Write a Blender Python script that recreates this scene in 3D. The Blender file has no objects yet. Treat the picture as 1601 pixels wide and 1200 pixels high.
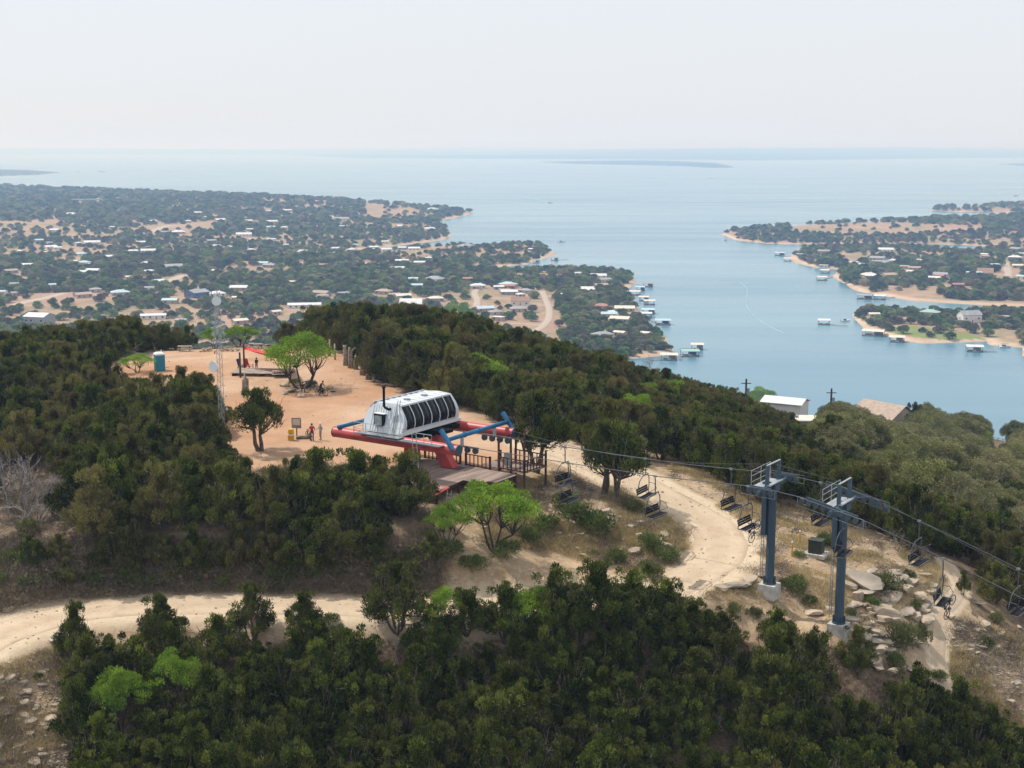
import bpy, math, random
import numpy as np
from mathutils import Vector, Matrix
R = math.radians
rng = np.random.default_rng(11)
random.seed(5)
sc = bpy.context.scene
COL = sc.collection

# ------------------------------------------------------------------ camera, world, sun, exposure
FP = 2100.0                      # focal length in pixels of a 1601 px wide frame
CAMZ = 27.5
HOR = 231.0
PITCH = math.atan((600 - HOR) / FP)
cam_d = bpy.data.cameras.new('camera'); cam = bpy.data.objects.new('camera', cam_d); COL.objects.link(cam)
cam_d.sensor_width = 36; cam_d.lens = 36 * FP / 1601
cam_d.clip_start = 1; cam_d.clip_end = 150000
cam.location = (0, 0, CAMZ); cam.rotation_euler = (math.pi / 2 - PITCH, 0, 0)
sc.camera = cam

SUN_EL, SUN_AZ = R(56), R(-62)   # azimuth measured from +Y towards +X
world = bpy.data.worlds.new('World'); sc.world = world; world.use_nodes = True
wn = world.node_tree.nodes; wl = world.node_tree.links; wn.clear()
wo = wn.new('ShaderNodeOutputWorld'); bg = wn.new('ShaderNodeBackground'); sky = wn.new('ShaderNodeTexSky')
sky.sky_type = 'NISHITA'; sky.sun_disc = False; sky.sun_elevation = SUN_EL; sky.sun_rotation = SUN_AZ
sky.altitude = 300; sky.air_density = 1.0; sky.dust_density = 3.0; sky.ozone_density = 1.0
mixs = wn.new('ShaderNodeMix'); mixs.data_type = 'RGBA'; mixs.inputs[0].default_value = 0.86
mixs.inputs[7].default_value = (8.9, 9.35, 9.95, 1)   # thin even cloud veil
wl.new(sky.outputs[0], mixs.inputs[6]); wl.new(mixs.outputs[2], bg.inputs[0]); wl.new(bg.outputs[0], wo.inputs[0])
bg.inputs[1].default_value = 0.1
sun_d = bpy.data.lights.new('sun', 'SUN'); sun = bpy.data.objects.new('sun', sun_d); COL.objects.link(sun)
sun_d.energy = 4.0; sun_d.angle = R(0.6); sun_d.color = (1, 0.95, 0.87)
sdir = Vector((math.sin(SUN_AZ) * math.cos(SUN_EL), math.cos(SUN_AZ) * math.cos(SUN_EL), math.sin(SUN_EL)))
sun.rotation_euler = sdir.to_track_quat('Z', 'Y').to_euler(); sun.location = (0, 0, 90)
sc.view_settings.view_transform = 'Standard'; sc.view_settings.look = 'None'
sc.view_settings.exposure = 0; sc.view_settings.gamma = 1
try: sc.view_settings.use_curve_mapping = False
except Exception: pass
sc.render.engine = 'CYCLES'
sc.cycles.max_bounces = 6; sc.cycles.diffuse_bounces = 2; sc.cycles.glossy_bounces = 2
sc.cycles.transmission_bounces = 2; sc.cycles.volume_bounces = 1
sc.cycles.use_denoising = True

# ------------------------------------------------------------------ pixel <-> world
sp, cp = math.sin(PITCH), math.cos(PITCH)
def ray(px, py):
    a = (np.asarray(px, float) - 800.5) / FP; b = (600 - np.asarray(py, float)) / FP
    return a, cp + b * sp, -sp + b * cp
def at_z(px, py, z):
    dx, dy, dz = ray(px, py); t = (z - CAMZ) / dz
    return dx * t, dy * t
def project(x, y, z):
    x = np.asarray(x, float); y = np.asarray(y, float); z = np.asarray(z, float) - CAMZ
    d = y * cp - z * sp; u = y * sp + z * cp
    d = np.where(d < 1, 1, d)
    return 800.5 + FP * x / d, 600 - FP * u / d, d

# ------------------------------------------------------------------ noise
def _h(i, j, s):
    n = (i.astype(np.int64) * 374761393 + j.astype(np.int64) * 668265263 + s * 1442695041) & 0xffffffff
    n = ((n ^ (n >> 13)) * 1274126177) & 0xffffffff
    return ((n ^ (n >> 16)) & 0xffff) / 65535.0
def vnoise(x, y, s=0):
    i = np.floor(x); j = np.floor(y); fx = x - i; fy = y - j
    fx = fx * fx * (3 - 2 * fx); fy = fy * fy * (3 - 2 * fy)
    a = _h(i, j, s); b = _h(i + 1, j, s); c = _h(i, j + 1, s); d = _h(i + 1, j + 1, s)
    return (a * (1 - fx) + b * fx) * (1 - fy) + (c * (1 - fx) + d * fx) * fy
def fbm(x, y, s=0, o=4):
    v = 0; a = .5; t = 0
    for k in range(o):
        v = v + a * vnoise(x * 2 ** k + 17.3 * k, y * 2 ** k - 9.1 * k, s + k); t += a; a *= .5
    return v / t

def inpoly(px, py, poly):
    px = np.asarray(px, float); py = np.asarray(py, float); ins = np.zeros(px.shape, bool)
    n = len(poly)
    for i in range(n):
        x0, y0 = poly[i]; x1, y1 = poly[(i + 1) % n]
        if y0 == y1: continue
        c = ((y0 > py) != (y1 > py)) & (px < (x1 - x0) * (py - y0) / (y1 - y0) + x0)
        ins ^= c
    return ins
def segdist(px, py, pts, closed=False):
    d = np.full(np.shape(px), 1e18); n = len(pts)
    for i in range(n if closed else n - 1):
        x0, y0 = pts[i]; x1, y1 = pts[(i + 1) % n]
        dx, dy = x1 - x0, y1 - y0; L = dx * dx + dy * dy + 1e-12
        t = np.clip(((px - x0) * dx + (py - y0) * dy) / L, 0, 1)
        d = np.minimum(d, (px - x0 - t * dx) ** 2 + (py - y0 - t * dy) ** 2)
    return np.sqrt(d)

# ------------------------------------------------------------------ terrain heights
W = -110.5
cps = []
def cpz(px, py, z):
    x, y = at_z(px, py, z); cps.append((float(x), float(y), z))
def cpY(px, Y, z): cps.append(((px - 800.5) / FP * (Y * cp + (CAMZ - z) * sp), Y, z))
for a in [(200,575,0),(300,549,0),(420,546,0),(540,560,0),(640,612,0),(600,650,0),(487,690,0),(430,640,0),(640,700,0),(350,600,0),(250,600,0),
          (690,735,0),(720,650,0),(560,600,0),(100,700,-.8),(0,620,-1.4),(0,575,-2.5),(100,560,-1.3),(200,780,-1),(60,800,-1.4),(400,780,-.6),(560,790,-.5),
          (0,990,-5.6),(100,965,-5.6),(200,948,-5.5),(350,943,-5.5),(560,948,-5.4),(700,950,-5.3),(850,945,-5.2),(1000,930,-5),
          (0,860,-2.8),(150,862,-2.6),(300,858,-2.4),(450,862,-2.4),(600,865,-2.3),
          (1160,860,-3.9),(1100,900,-4.7),(1090,790,-2.8),(960,730,-1.4),(850,692,-.5),(900,800,-2.3),(800,770,-1),(1000,870,-4.2),(850,860,-4.3),(720,800,-1.1),
          (1203,915,-4.4),(1250,850,-4.2),(1180,780,-4),(1312,975,-6.3),(1380,900,-5.9),(1400,1000,-8.3),(1470,900,-7.4),(1470,1000,-9.3),(1601,1050,-12),(1560,900,-10),(1300,840,-5),
          (1240,960,-6.6),(1080,960,-5.9),(900,980,-6.3),(600,990,-6.6),(300,1000,-6.7),(40,1080,-7.8),(60,1190,-10.5),
          (300,1080,-8.6),(800,1050,-8.6),(1200,1060,-9.4),(300,1250,-13),(800,1250,-13.5),(1300,1250,-15),(1601,1250,-17.5)]: cpz(*a)
for a in [(1000,200,-8),(850,190,-3.3),(850,150,-2.2),(1000,150,-4.6),(1150,150,-8),(1300,150,-13),(1500,150,-18),(1650,140,-20),(1300,250,-29),(1500,250,-34),
          (1300,400,-55),(1600,400,-62),(1150,300,-36),(1000,300,-32),(700,300,-28),(400,300,-28),(100,300,-30),(-200,300,-34),(700,207,-3.6),(500,205,-2.4),(300,205,-3),(100,215,-4.5),(-100,190,-4),
          (-150,130,-4),(-100,95,-7),(1800,95,-20),(1800,150,-26),(2000,250,-44),(800,480,-86),(300,480,-86),(-200,480,-88),(1300,530,-98),(1700,530,-98),(800,660,-128),(200,660,-128),(1500,640,-130),(-400,640,-130),(2100,600,-130)]: cpY(*a)
for a in [(0,40,-30),(-40,40,-28),(40,40,-33),(0,0,-45),(-150,0,-60),(150,0,-60),(0,-200,-110),(-300,-150,-120),(300,-150,-125),(-350,250,-100),(400,250,-115),(0,-650,-130),(-650,0,-130),(650,0,-130),(-650,500,-130),(680,500,-130)]: cps.append(a)
CP = np.array(cps)
def _tps(r2): return 0.5 * r2 * np.log(r2 + 1e-9)
_S = 100.0
P = CP[:, :2] / _S
_n = len(P)
_r2 = ((P[:, None] - P[None]) ** 2).sum(-1)
A = np.zeros((_n + 3, _n + 3)); A[:_n, :_n] = _tps(_r2) + np.eye(_n) * 2.5e-4
A[:_n, _n] = 1; A[:_n, _n + 1:] = P; A[_n, :_n] = 1; A[_n + 1:, :_n] = P.T
_w = np.linalg.solve(A, np.concatenate([CP[:, 2], np.zeros(3)]))
def hill(x, y):
    x = np.asarray(x, float) / _S; y = np.asarray(y, float) / _S
    v = _w[_n] + _w[_n + 1] * x + _w[_n + 2] * y
    for i in range(_n):
        v = v + _w[i] * _tps((x - P[i, 0]) ** 2 + (y - P[i, 1]) ** 2)
    return v
LANDS = []
def land(pts, amp, slope=.03):
    LANDS.append(([tuple(float(v) for v in at_z(a, b, W)) for a, b in pts], amp, slope))
MAIN = [(-900,296),(-400,292),(0,301),(150,304),(300,309),(450,314),(560,317),(640,322),(700,328),(743,332),(722,338),(695,343),(688,349),(700,358),(706,369),(690,375),(653,380),(610,385),(575,389),(535,392),
 (575,394.5),(620,391.5),(660,387),(702,384),(735,385),(762,385),(800,381),(850,384),(866,394),(858,401),(825,413),(780,417),(740,418),(733,421),(762,426),(825,426),(887,424),(940,425),(985,432),(992,438),(986,446),(980,456),
 (994,471),(1001,490),(1005,498),(1022,511),(1040,529),(1044,542),(1052,549),(1040,555),(1010,558),(979,561),(955,575),(1000,640),(1100,680),(1300,695),(1700,705),(2600,720),(3400,1100),(-1800,1100),(-1800,500)]
land(MAIN, 15)
land([(1128,366),(1150,360),(1200,355),(1300,350),(1450,343),(1601,338),(1900,332),(2300,332),(2300,484),(1800,482),(1601,479),(1540,477),(1476,473),(1430,470),(1413,468),(1382,462),(1344,456),(1319,443),(1303,432),(1313,421),(1275,418),
 (1255,413),(1244,410),(1236,402),(1236,396),(1250,389),(1300,386),(1372,385.5),(1420,388),(1457,389),(1500,393),(1548,391),(1552,386),(1500,382.5),(1440,381),(1372,382),(1275,382),(1200,381),(1150,375)], 7)
land([(1331,493),(1342,488),(1370,487),(1410,490),(1450,491),(1500,490),(1601,488),(1800,489),(2200,492),(2200,570),(1800,560),(1640,557),(1597,557),(1597,546),(1601,543),(1576,541),(1547,539),(1544,533),(1491,535),(1444,537),(1413,533),(1382,524),(1357,515),(1338,503)], 4)
land([(1453,327.5),(1475,325),(1530,323),(1601,320),(2200,311),(2200,330),(1900,331),(1601,334),(1560,332),(1500,330.5),(1460,329.5)], 5)
land([(836,253.5),(900,252),(1000,251),(1060,251.7),(1120,254.5),(1153,261.5),(1100,262),(1080,260),(1000,258),(900,256)], 12)
land([(1557,256.5),(1601,255.5),(1700,254),(1700,259),(1601,259)], 12)
land([(-200,263),(0,265.5),(50,266),(97,269.5),(60,273),(0,275),(-200,277)], 14)
land([(116,268),(122,267.5),(126,268.5),(120,269.2)], 4); land([(148,268.2),(160,267.8),(168,268.8),(158,269.4)], 4)
land([(-1500,242),(0,241.5),(450,241.5),(500,245),(640,246.5),(800,247.5),(1100,249),(1150,250.5),(1300,249.5),(1500,247),(1601,246),(3200,245),(3200,233.2),(-1500,233.2)], 75, .012)
land([(505,244.5),(600,243.5),(800,243),(1100,244),(1100,249),(800,248),(640,247),(540,246)], 40, .02)
def sdist(x, y):
    """signed distance to the nearest shore (positive on land) and the relief of that land"""
    best = np.full(np.shape(x), -1e18); amp = np.zeros(np.shape(x)); slp = np.full(np.shape(x), .03)
    for poly, am, s in LANDS:
        d = segdist(x, y, poly, True); d = np.where(inpoly(x, y, poly), d, -d)
        m = d > best; best = np.where(m, d, best); amp = np.where(m, am, amp); slp = np.where(m, s, slp)
    return best, amp, slp
def low(x, y):
    sd, am, sl = sdist(x, y)
    wob = (fbm(x / 60, y / 60, 3, 3) - .5) * np.clip(np.hypot(x, y) / 1500, .3, 4) * 9
    sd = sd + wob
    up = am * (1 - np.exp(-np.maximum(sd, 0) * sl / np.maximum(am, 1) * 1.6))
    n = fbm(x / 420, y / 420, 9, 3); rel = np.clip(sd / 250, 0, 1)
    big = np.where(am > 30, (fbm(x / 6000, y / 6000, 21, 3) - .35) * 160, 0) * np.clip(sd / 2500, 0, 1)
    leftrise = np.where(am == 15, np.clip((y - 1900) / 2500, 0, 1) * np.clip((-x + 100) / 700, 0, 1) * 20, 0) * rel
    h = W + np.where(sd > 0, .5 + np.minimum(sd, 6) * .12 + up * (.55 + .9 * n) * 1.0 + big + leftrise, np.maximum(sd * .12, -2.5))
    return h, sd
def zones_near(x, y): pass
PLAZA = [tuple(float(v) for v in at_z(a, b, 0)) for a, b in [(150,572),(215,552),(300,546),(430,543),(520,540),(556,556),(575,592),(640,612),(700,628),(745,650),(800,668),(880,690),(880,706),(820,704),(800,722),(760,745),(690,745),(640,730),(560,730),(500,722),(430,728),(385,740),(340,700),(330,640),(300,600),(150,585)]]
def height(x, y, fine=True):
    x = np.atleast_1d(np.asarray(x, float)); y = np.atleast_1d(np.asarray(y, float))
    h = hill(x, y); r = np.hypot(x, y)
    if ROADS is not None:
        m = r < 160
        if m.any():
            xm, ym = x[m], y[m]; best = np.full(len(xm), 1e18); zt = np.zeros(len(xm))
            for q0, q1 in zip(RPIX[:-1], RPIX[1:]):
                dx, dy = q1[0] - q0[0], q1[1] - q0[1]; t = np.clip(((xm - q0[0]) * dx + (ym - q0[1]) * dy) / (dx * dx + dy * dy + 1e-9), 0, 1)
                d2 = (xm - q0[0] - t * dx) ** 2 + (ym - q0[1] - t * dy) ** 2; k_ = d2 < best
                best = np.where(k_, d2, best); zt = np.where(k_, q0[2] + t * (q1[2] - q0[2]), zt)
            w = np.clip(1 - (np.sqrt(best) - 2.7) / 2.6, 0, 1); w = w * w * (3 - 2 * w)
            h[m] = h[m] * (1 - w) + zt * w
    if fine:
        m = r < 420
        if m.any():
            xm, ym = x[m], y[m]
            flat = np.clip(segdist(xm, ym, PLAZA, True) / 6, 0, 1) * (~inpoly(xm, ym, PLAZA))
            rd = np.clip((ROAD_D(xm, ym) - 1.5) / 3, 0, 1)
            k = flat * rd
            h[m] += k * ((fbm(xm / 6, ym / 6, 1, 3) - .5) * 1.1 + (fbm(xm / 1.1, ym / 1.1, 2, 3) - .5) * .42)
    m = r > 440
    if m.any():
        lo, _ = low(x[m], y[m]); hh = h[m]
        h[m] = np.maximum(hh, lo)
    return h
ROADS = None
def ROAD_D(x, y):
    if ROADS is None: return np.full(np.shape(x), 99.)
    d = np.full(np.shape(x), 1e9)
    for pts, w in ROADS: d = np.minimum(d, segdist(x, y, pts) - w / 2)
    return d
def ground_at(px, py, fine=True, rmin=45, rmax=9000):
    """the point of the terrain that the pixel looks at"""
    dx, dy, dz = ray(px, py)
    t = np.geomspace(rmin, rmax, 900)
    def z_of(tt):
        X, Y = dx * tt, dy * tt
        h = height(X, Y, fine); h = np.maximum(h, W)
        return CAMZ + dz * tt - h
    f = z_of(t); k = np.argmax(f < 0)
    if k == 0: t0 = (W - CAMZ) / dz; return Vector((float(dx * t0), float(dy * t0), W))
    a, b = t[k - 1], t[k]
    tt = np.linspace(a, b, 12); ff = z_of(tt); j = max(1, int(np.argmax(ff < 0)))
    s = ff[j - 1] / (ff[j - 1] - ff[j] + 1e-9); T = tt[j - 1] + s * (tt[j] - tt[j - 1])
    return Vector((float(dx * T), float(dy * T), float(CAMZ + dz * T)))
def hz(x, y): return float(height(x, y)[0])

def smooth(pts, n=8):
    out = []
    p = [pts[0]] + list(pts) + [pts[-1]]
    for i in range(1, len(p) - 2):
        for k in range(n):
            t = k / n; a, b, c, d = [np.array(q, float) for q in p[i - 1:i + 3]]
            out.append(tuple(.5 * (2 * b + (c - a) * t + (2 * a - 5 * b + 4 * c - d) * t * t + (3 * b - a - 3 * c + d) * t ** 3)))
    out.append(tuple(np.array(pts[-1], float))); return out
RP = [(-130,1075,-6.3),(-60,1025,-5.9),(0,992,-5.6),(100,962,-5.6),(200,948,-5.5),(350,944,-5.5),(560,948,-5.4),(700,950,-5.3),(850,945,-5.2),(1000,928,-4.9),(1075,903,-4.6),(1122,868,-4.15),(1120,832,-3.65),(1080,800,-3.0),(1020,768,-2.2),(960,737,-1.5),(900,712,-.9),(850,694,-.5)]
RW = [(*[float(q) for q in at_z(a, b, c)], c) for a, b, c in RP]
RPIX = smooth(RW, 7)
TP = [(1478,878),(1490,900),(1500,915),(1492,935),(1474,958),(1468,985),(1466,1020),(1468,1050),(1474,1075)]
TPIX = smooth([tuple(ground_at(a, b, False)[:2]) for a, b in TP], 6)
ROADS = [([q[:2] for q in RPIX], 5.4), (TPIX, 1.7)]

# ------------------------------------------------------------------ objects
def mesh_obj(name, v, f, mats, parent=None, fmat=None, smooth_=False, attrs=None):
    me = bpy.data.meshes.new(name)
    v = np.asarray(v, np.float32)
    if isinstance(f, np.ndarray):
        k = f.shape[1]; nf = len(f)
        me.vertices.add(len(v)); me.vertices.foreach_set('co', v.ravel())
        me.loops.add(nf * k); me.loops.foreach_set('vertex_index', f.astype(np.int32).ravel())
        me.polygons.add(nf); me.polygons.foreach_set('loop_start', np.arange(0, nf * k, k, dtype=np.int32))
        me.update(calc_edges=True)
    else:
        me.from_pydata([tuple(map(float, q)) for q in v], [], f)
    for m in (mats if isinstance(mats, (list, tuple)) else [mats]): me.materials.append(m)
    if fmat is not None: me.polygons.foreach_set('material_index', np.asarray(fmat, np.int32))
    if smooth_: me.polygons.foreach_set('use_smooth', np.ones(len(me.polygons), bool))
    if attrs:
        for an, (ty, arr) in attrs.items():
            at = me.attributes.new(an, ty, 'POINT')
            at.data.foreach_set('color' if ty == 'FLOAT_COLOR' else 'value', np.asarray(arr, np.float32).ravel())
    me.update()
    o = bpy.data.objects.new(name, me); COL.objects.link(o)
    if parent is not None: o.parent = parent
    return o
def tag(o, label=None, cat=None, group=None, kind=None):
    if label: o['label'] = label
    if cat: o['category'] = cat
    if group: o['group'] = group
    if kind: o['kind'] = kind
    return o
AUTO = []
def auto(o, phrase, cat, group=None, kindname=None):
    """its label is finished at the end, from the landmark it stands closest to"""
    o['category'] = cat
    if group: o['group'] = group
    AUTO.append((o, phrase, kindname or phrase)); return o
def empty(name, loc=(0, 0, 0), rz=0, label=None, cat=None, group=None):
    o = bpy.data.objects.new(name, None); COL.objects.link(o); o.location = loc; o.rotation_euler = (0, 0, rz); o.empty_display_size = .3
    return tag(o, label, cat, group)
def copy_tree(o, parent=None):
    c = o.copy(); COL.objects.link(c)
    if parent is not None: c.parent = parent
    for ch in KIDS.get(o.name, [x for x in o.children]): copy_tree(ch, c)
    return c
KIDS = {}
class MB:
    def __init__(s): s.v = []; s.f = []
    def add(s, v, f):
        n = len(s.v); s.v += [tuple(q) for q in v]; s.f += [tuple(i + n for i in q) for q in f]; return s
    def box(s, c, d, rot=None):
        v = []
        for z in (-.5, .5):
            for x, y in ((-.5, -.5), (.5, -.5), (.5, .5), (-.5, .5)):
                p = Vector((x * d[0], y * d[1], z * d[2]))
                if rot is not None: p = rot @ p
                v.append(p + Vector(c))
        return s.add(v, [(3,2,1,0),(4,5,6,7),(0,1,5,4),(1,2,6,5),(2,3,7,6),(3,0,4,7)])
    def tube(s, pts, r, n=8, cap=True):
        pts = [Vector(p) for p in pts]; rr = r if isinstance(r, (list, tuple)) else [r] * len(pts)
        v = []; f = []; prev = None
        for i, p in enumerate(pts):
            d = (pts[min(i + 1, len(pts) - 1)] - pts[max(i - 1, 0)]).normalized()
            if prev is None: a = d.orthogonal().normalized()
            else: a = (prev - d * prev.dot(d)).normalized()
            prev = a; b = d.cross(a)
            for k in range(n):
                t = 2 * math.pi * k / n; v.append(p + (a * math.cos(t) + b * math.sin(t)) * rr[i])
        for i in range(len(pts) - 1):
            for k in range(n):
                f.append((i * n + k, i * n + (k + 1) % n, (i + 1) * n + (k + 1) % n, (i + 1) * n + k))
        if cap: f.append(tuple(range(n - 1, -1, -1))); f.append(tuple((len(pts) - 1) * n + k for k in range(n)))
        return s.add(v, f)
    def prism(s, poly, z0, z1):
        n = len(poly); v = [(x, y, z0) for x, y in poly] + [(x, y, z1) for x, y in poly]
        return s.add(v, [tuple(range(n - 1, -1, -1)), tuple(range(n, 2 * n))] + [(i, (i + 1) % n, n + (i + 1) % n, n + i) for i in range(n)])
    def build(s, name, mat, parent=None, smooth_=False):
        return mesh_obj(name, s.v, s.f, mat, parent, smooth_=smooth_)

# ------------------------------------------------------------------ materials
def NT(name):
    m = bpy.data.materials.new(name); m.use_nodes = True; nt = m.node_tree
    return m, nt.nodes, nt.links, nt.nodes['Principled BSDF']
def inp(nodes, b, key, val): b.inputs[key].default_value = val
def mat(name, col, rough=.6, var=.15, scale=4, metal=0, bump=0, spec=.4, col2=None, streak=None):
    m, n, l, b = NT(name)
    tc = n.new('ShaderNodeTexCoord'); mp = n.new('ShaderNodeMapping'); l.new(tc.outputs['Object'], mp.inputs[0])
    if streak: mp.inputs['Scale'].default_value = streak
    no = n.new('ShaderNodeTexNoise'); no.inputs['Scale'].default_value = scale; no.inputs['Detail'].default_value = 5; l.new(mp.outputs[0], no.inputs[0])
    mx = n.new('ShaderNodeMix'); mx.data_type = 'RGBA'
    c2 = col2 or tuple(c * (1 - var * 2) for c in col)
    mx.inputs[6].default_value = (*c2, 1); mx.inputs[7].default_value = (*[min(1, c * (1 + var * .6)) for c in col], 1)
    cr = n.new('ShaderNodeMapRange'); cr.inputs[1].default_value = .3; cr.inputs[2].default_value = .65
    l.new(no.outputs[0], cr.inputs[0]); l.new(cr.outputs[0], mx.inputs[0]); l.new(mx.outputs[2], b.inputs['Base Color'])
    b.inputs['Roughness'].default_value = rough; b.inputs['Metallic'].default_value = metal; b.inputs['Specular IOR Level'].default_value = spec
    if bump:
        bp = n.new('ShaderNodeBump'); bp.inputs['Strength'].default_value = bump; bp.inputs['Distance'].default_value = .05
        l.new(no.outputs[0], bp.inputs['Height']); l.new(bp.outputs[0], b.inputs['Normal'])
    return m
def leaf_mat(name, dark, light, brown=None, vr=.3, trans=.25):
    """foliage: tone by tuft ('tint'), by tree (object random)"""
    m, n, l, b = NT(name)
    at = n.new('ShaderNodeAttribute'); at.attribute_name = 'tint'
    oi = n.new('ShaderNodeObjectInfo')
    mx = n.new('ShaderNodeMix'); mx.data_type = 'RGBA'; mx.inputs[6].default_value = (*dark, 1); mx.inputs[7].default_value = (*light, 1)
    l.new(at.outputs['Fac'], mx.inputs[0])
    last = mx.outputs[2]
    if brown:
        m2 = n.new('ShaderNodeMix'); m2.data_type = 'RGBA'; m2.inputs[7].default_value = (*brown, 1)
        mr = n.new('ShaderNodeMapRange'); mr.inputs[1].default_value = .4; mr.inputs[2].default_value = 1.0; mr.inputs[4].default_value = .8
        l.new(oi.outputs['Random'], mr.inputs[0]); sx = n.new('ShaderNodeSeparateColor'); l.new(oi.outputs['Color'], sx.inputs[0]); mq = n.new('ShaderNodeMath'); mq.operation = 'MULTIPLY'; l.new(mr.outputs[0], mq.inputs[0]); l.new(sx.outputs[0], mq.inputs[1]); l.new(mq.outputs[0], m2.inputs[0]); l.new(last, m2.inputs[6]); last = m2.outputs[2]
    hs = n.new('ShaderNodeHueSaturation'); mr = n.new('ShaderNodeMapRange'); mr.inputs[3].default_value = 1 - vr; mr.inputs[4].default_value = 1 + vr
    mm = n.new('ShaderNodeMath'); mm.operation = 'FRACT'; mu = n.new('ShaderNodeMath'); mu.operation = 'MULTIPLY'; mu.inputs[1].default_value = 7.31
    l.new(oi.outputs['Random'], mu.inputs[0]); l.new(mu.outputs[0], mm.inputs[0]); l.new(mm.outputs[0], mr.inputs[0])
    l.new(mr.outputs[0], hs.inputs['Value']); l.new(last, hs.inputs['Color'])
    l.new(hs.outputs[0], b.inputs['Base Color']); b.inputs['Roughness'].default_value = .65; b.inputs['Specular IOR Level'].default_value = .25
    if trans:
        tr = n.new('ShaderNodeBsdfTranslucent'); l.new(hs.outputs[0], tr.inputs[0]); ms = n.new('ShaderNodeMixShader'); ms.inputs[0].default_value = trans
        out = n['Material Output']; l.new(b.outputs[0], ms.inputs[1]); l.new(tr.outputs[0], ms.inputs[2]); l.new(ms.outputs[0], out.inputs[0])
    return m
M = {}
M['juniper'] = leaf_mat('juniper_leaf', (.018,.033,.006), (.185,.215,.032), (.20,.155,.06))
M['oak'] = leaf_mat('oak_leaf', (.10,.11,.035), (.29,.29,.10), (.27,.24,.13))
M['bright'] = leaf_mat('bright_leaf', (.11,.21,.02), (.32,.46,.05), None, .15, .35)
M['shrub'] = leaf_mat('shrub_leaf', (.07,.11,.03), (.20,.24,.07), (.17,.16,.07), .2)
M['farleaf'] = leaf_mat('far_leaf', (.07,.115,.035), (.27,.34,.10), (.33,.27,.17), .5, .25)
M['farleaf2'] = leaf_mat('far_grey_leaf', (.10,.09,.06), (.27,.23,.15), (.20,.20,.09), .35, .1)
M['farleaf3'] = leaf_mat('far_green_leaf', (.06,.11,.02), (.24,.33,.07), None, .4, .2)
M['straw'] = leaf_mat('straw', (.38,.29,.15), (.62,.50,.28), (.42,.34,.18), .2, .3)
M['twig'] = leaf_mat('twig', (.10,.08,.055), (.27,.215,.15), None, .25, 0)
M['bark'] = mat('bark', (.16,.125,.095), .9, .35, 3)
M['greybark'] = mat('grey_bark', (.33,.29,.26), .9, .3, 3)
M['darkbark'] = mat('dark_bark', (.075,.06,.05), .9, .3, 3)
M['rock'] = mat('limestone', (.47,.38,.28), .9, .25, 1.3, bump=.6, col2=(.27,.21,.155))
M['rock2'] = mat('limestone_grey', (.38,.32,.25), .9, .25, 1.3, bump=.6, col2=(.19,.16,.13))
M['hood'] = mat('hood_white', (.62,.66,.70), .35, .05, .8, col2=(.54,.575,.61), streak=(1,1,.25))
M['glass'] = mat('tinted_glass', (.006,.009,.010), .22, .1, 1, spec=.25)
M['black'] = mat('black_paint', (.010,.010,.012), .8, .2, 3, spec=.2)
M['redpaint'] = mat('faded_red_paint', (.50,.072,.068), .42, .16, .9, col2=(.38,.06,.055))
M['blue'] = mat('blue_paint', (.02,.15,.31), .4, .12, 1.2)
M['tower'] = mat('slate_blue_paint', (.055,.088,.118), .55, .16, 1.0, col2=(.036,.058,.08), streak=(1,1,.2))
M['galv'] = mat('galvanised_steel', (.42,.45,.47), .4, .15, 3, metal=.35)
M['sheave'] = mat('sheave_metal', (.06,.075,.09), .5, .15, 3)
M['steel'] = mat('grey_steel', (.26,.28,.30), .4, .15, 3, metal=.4)
M['concrete'] = mat('concrete', (.50,.47,.43), .9, .15, 2, bump=.2)
M['deck'] = mat('deck_boards', (.30,.22,.18), .85, .2, 1.6, streak=(1,.15,1))
M['darkwood'] = mat('dark_stained_wood', (.085,.04,.03), .8, .25, 2)
M['wood'] = mat('weathered_wood', (.36,.29,.23), .85, .25, 2)
M['white'] = mat('white_metal', (.74,.75,.76), .45, .06, .6)
M['teal'] = mat('teal_plastic', (.02,.22,.33), .5, .1, 1)
M['sail'] = mat('red_shade_cloth', (.72,.06,.05), .7, .12, 1)
M['yellow'] = mat('yellow_paint', (.62,.36,.03), .6, .12, 2)
M['util'] = mat('dark_green_metal', (.035,.042,.028), .6, .2, 2)
M['cable'] = mat('steel_cable', (.085,.09,.10), .6, .15, 3)

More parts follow.
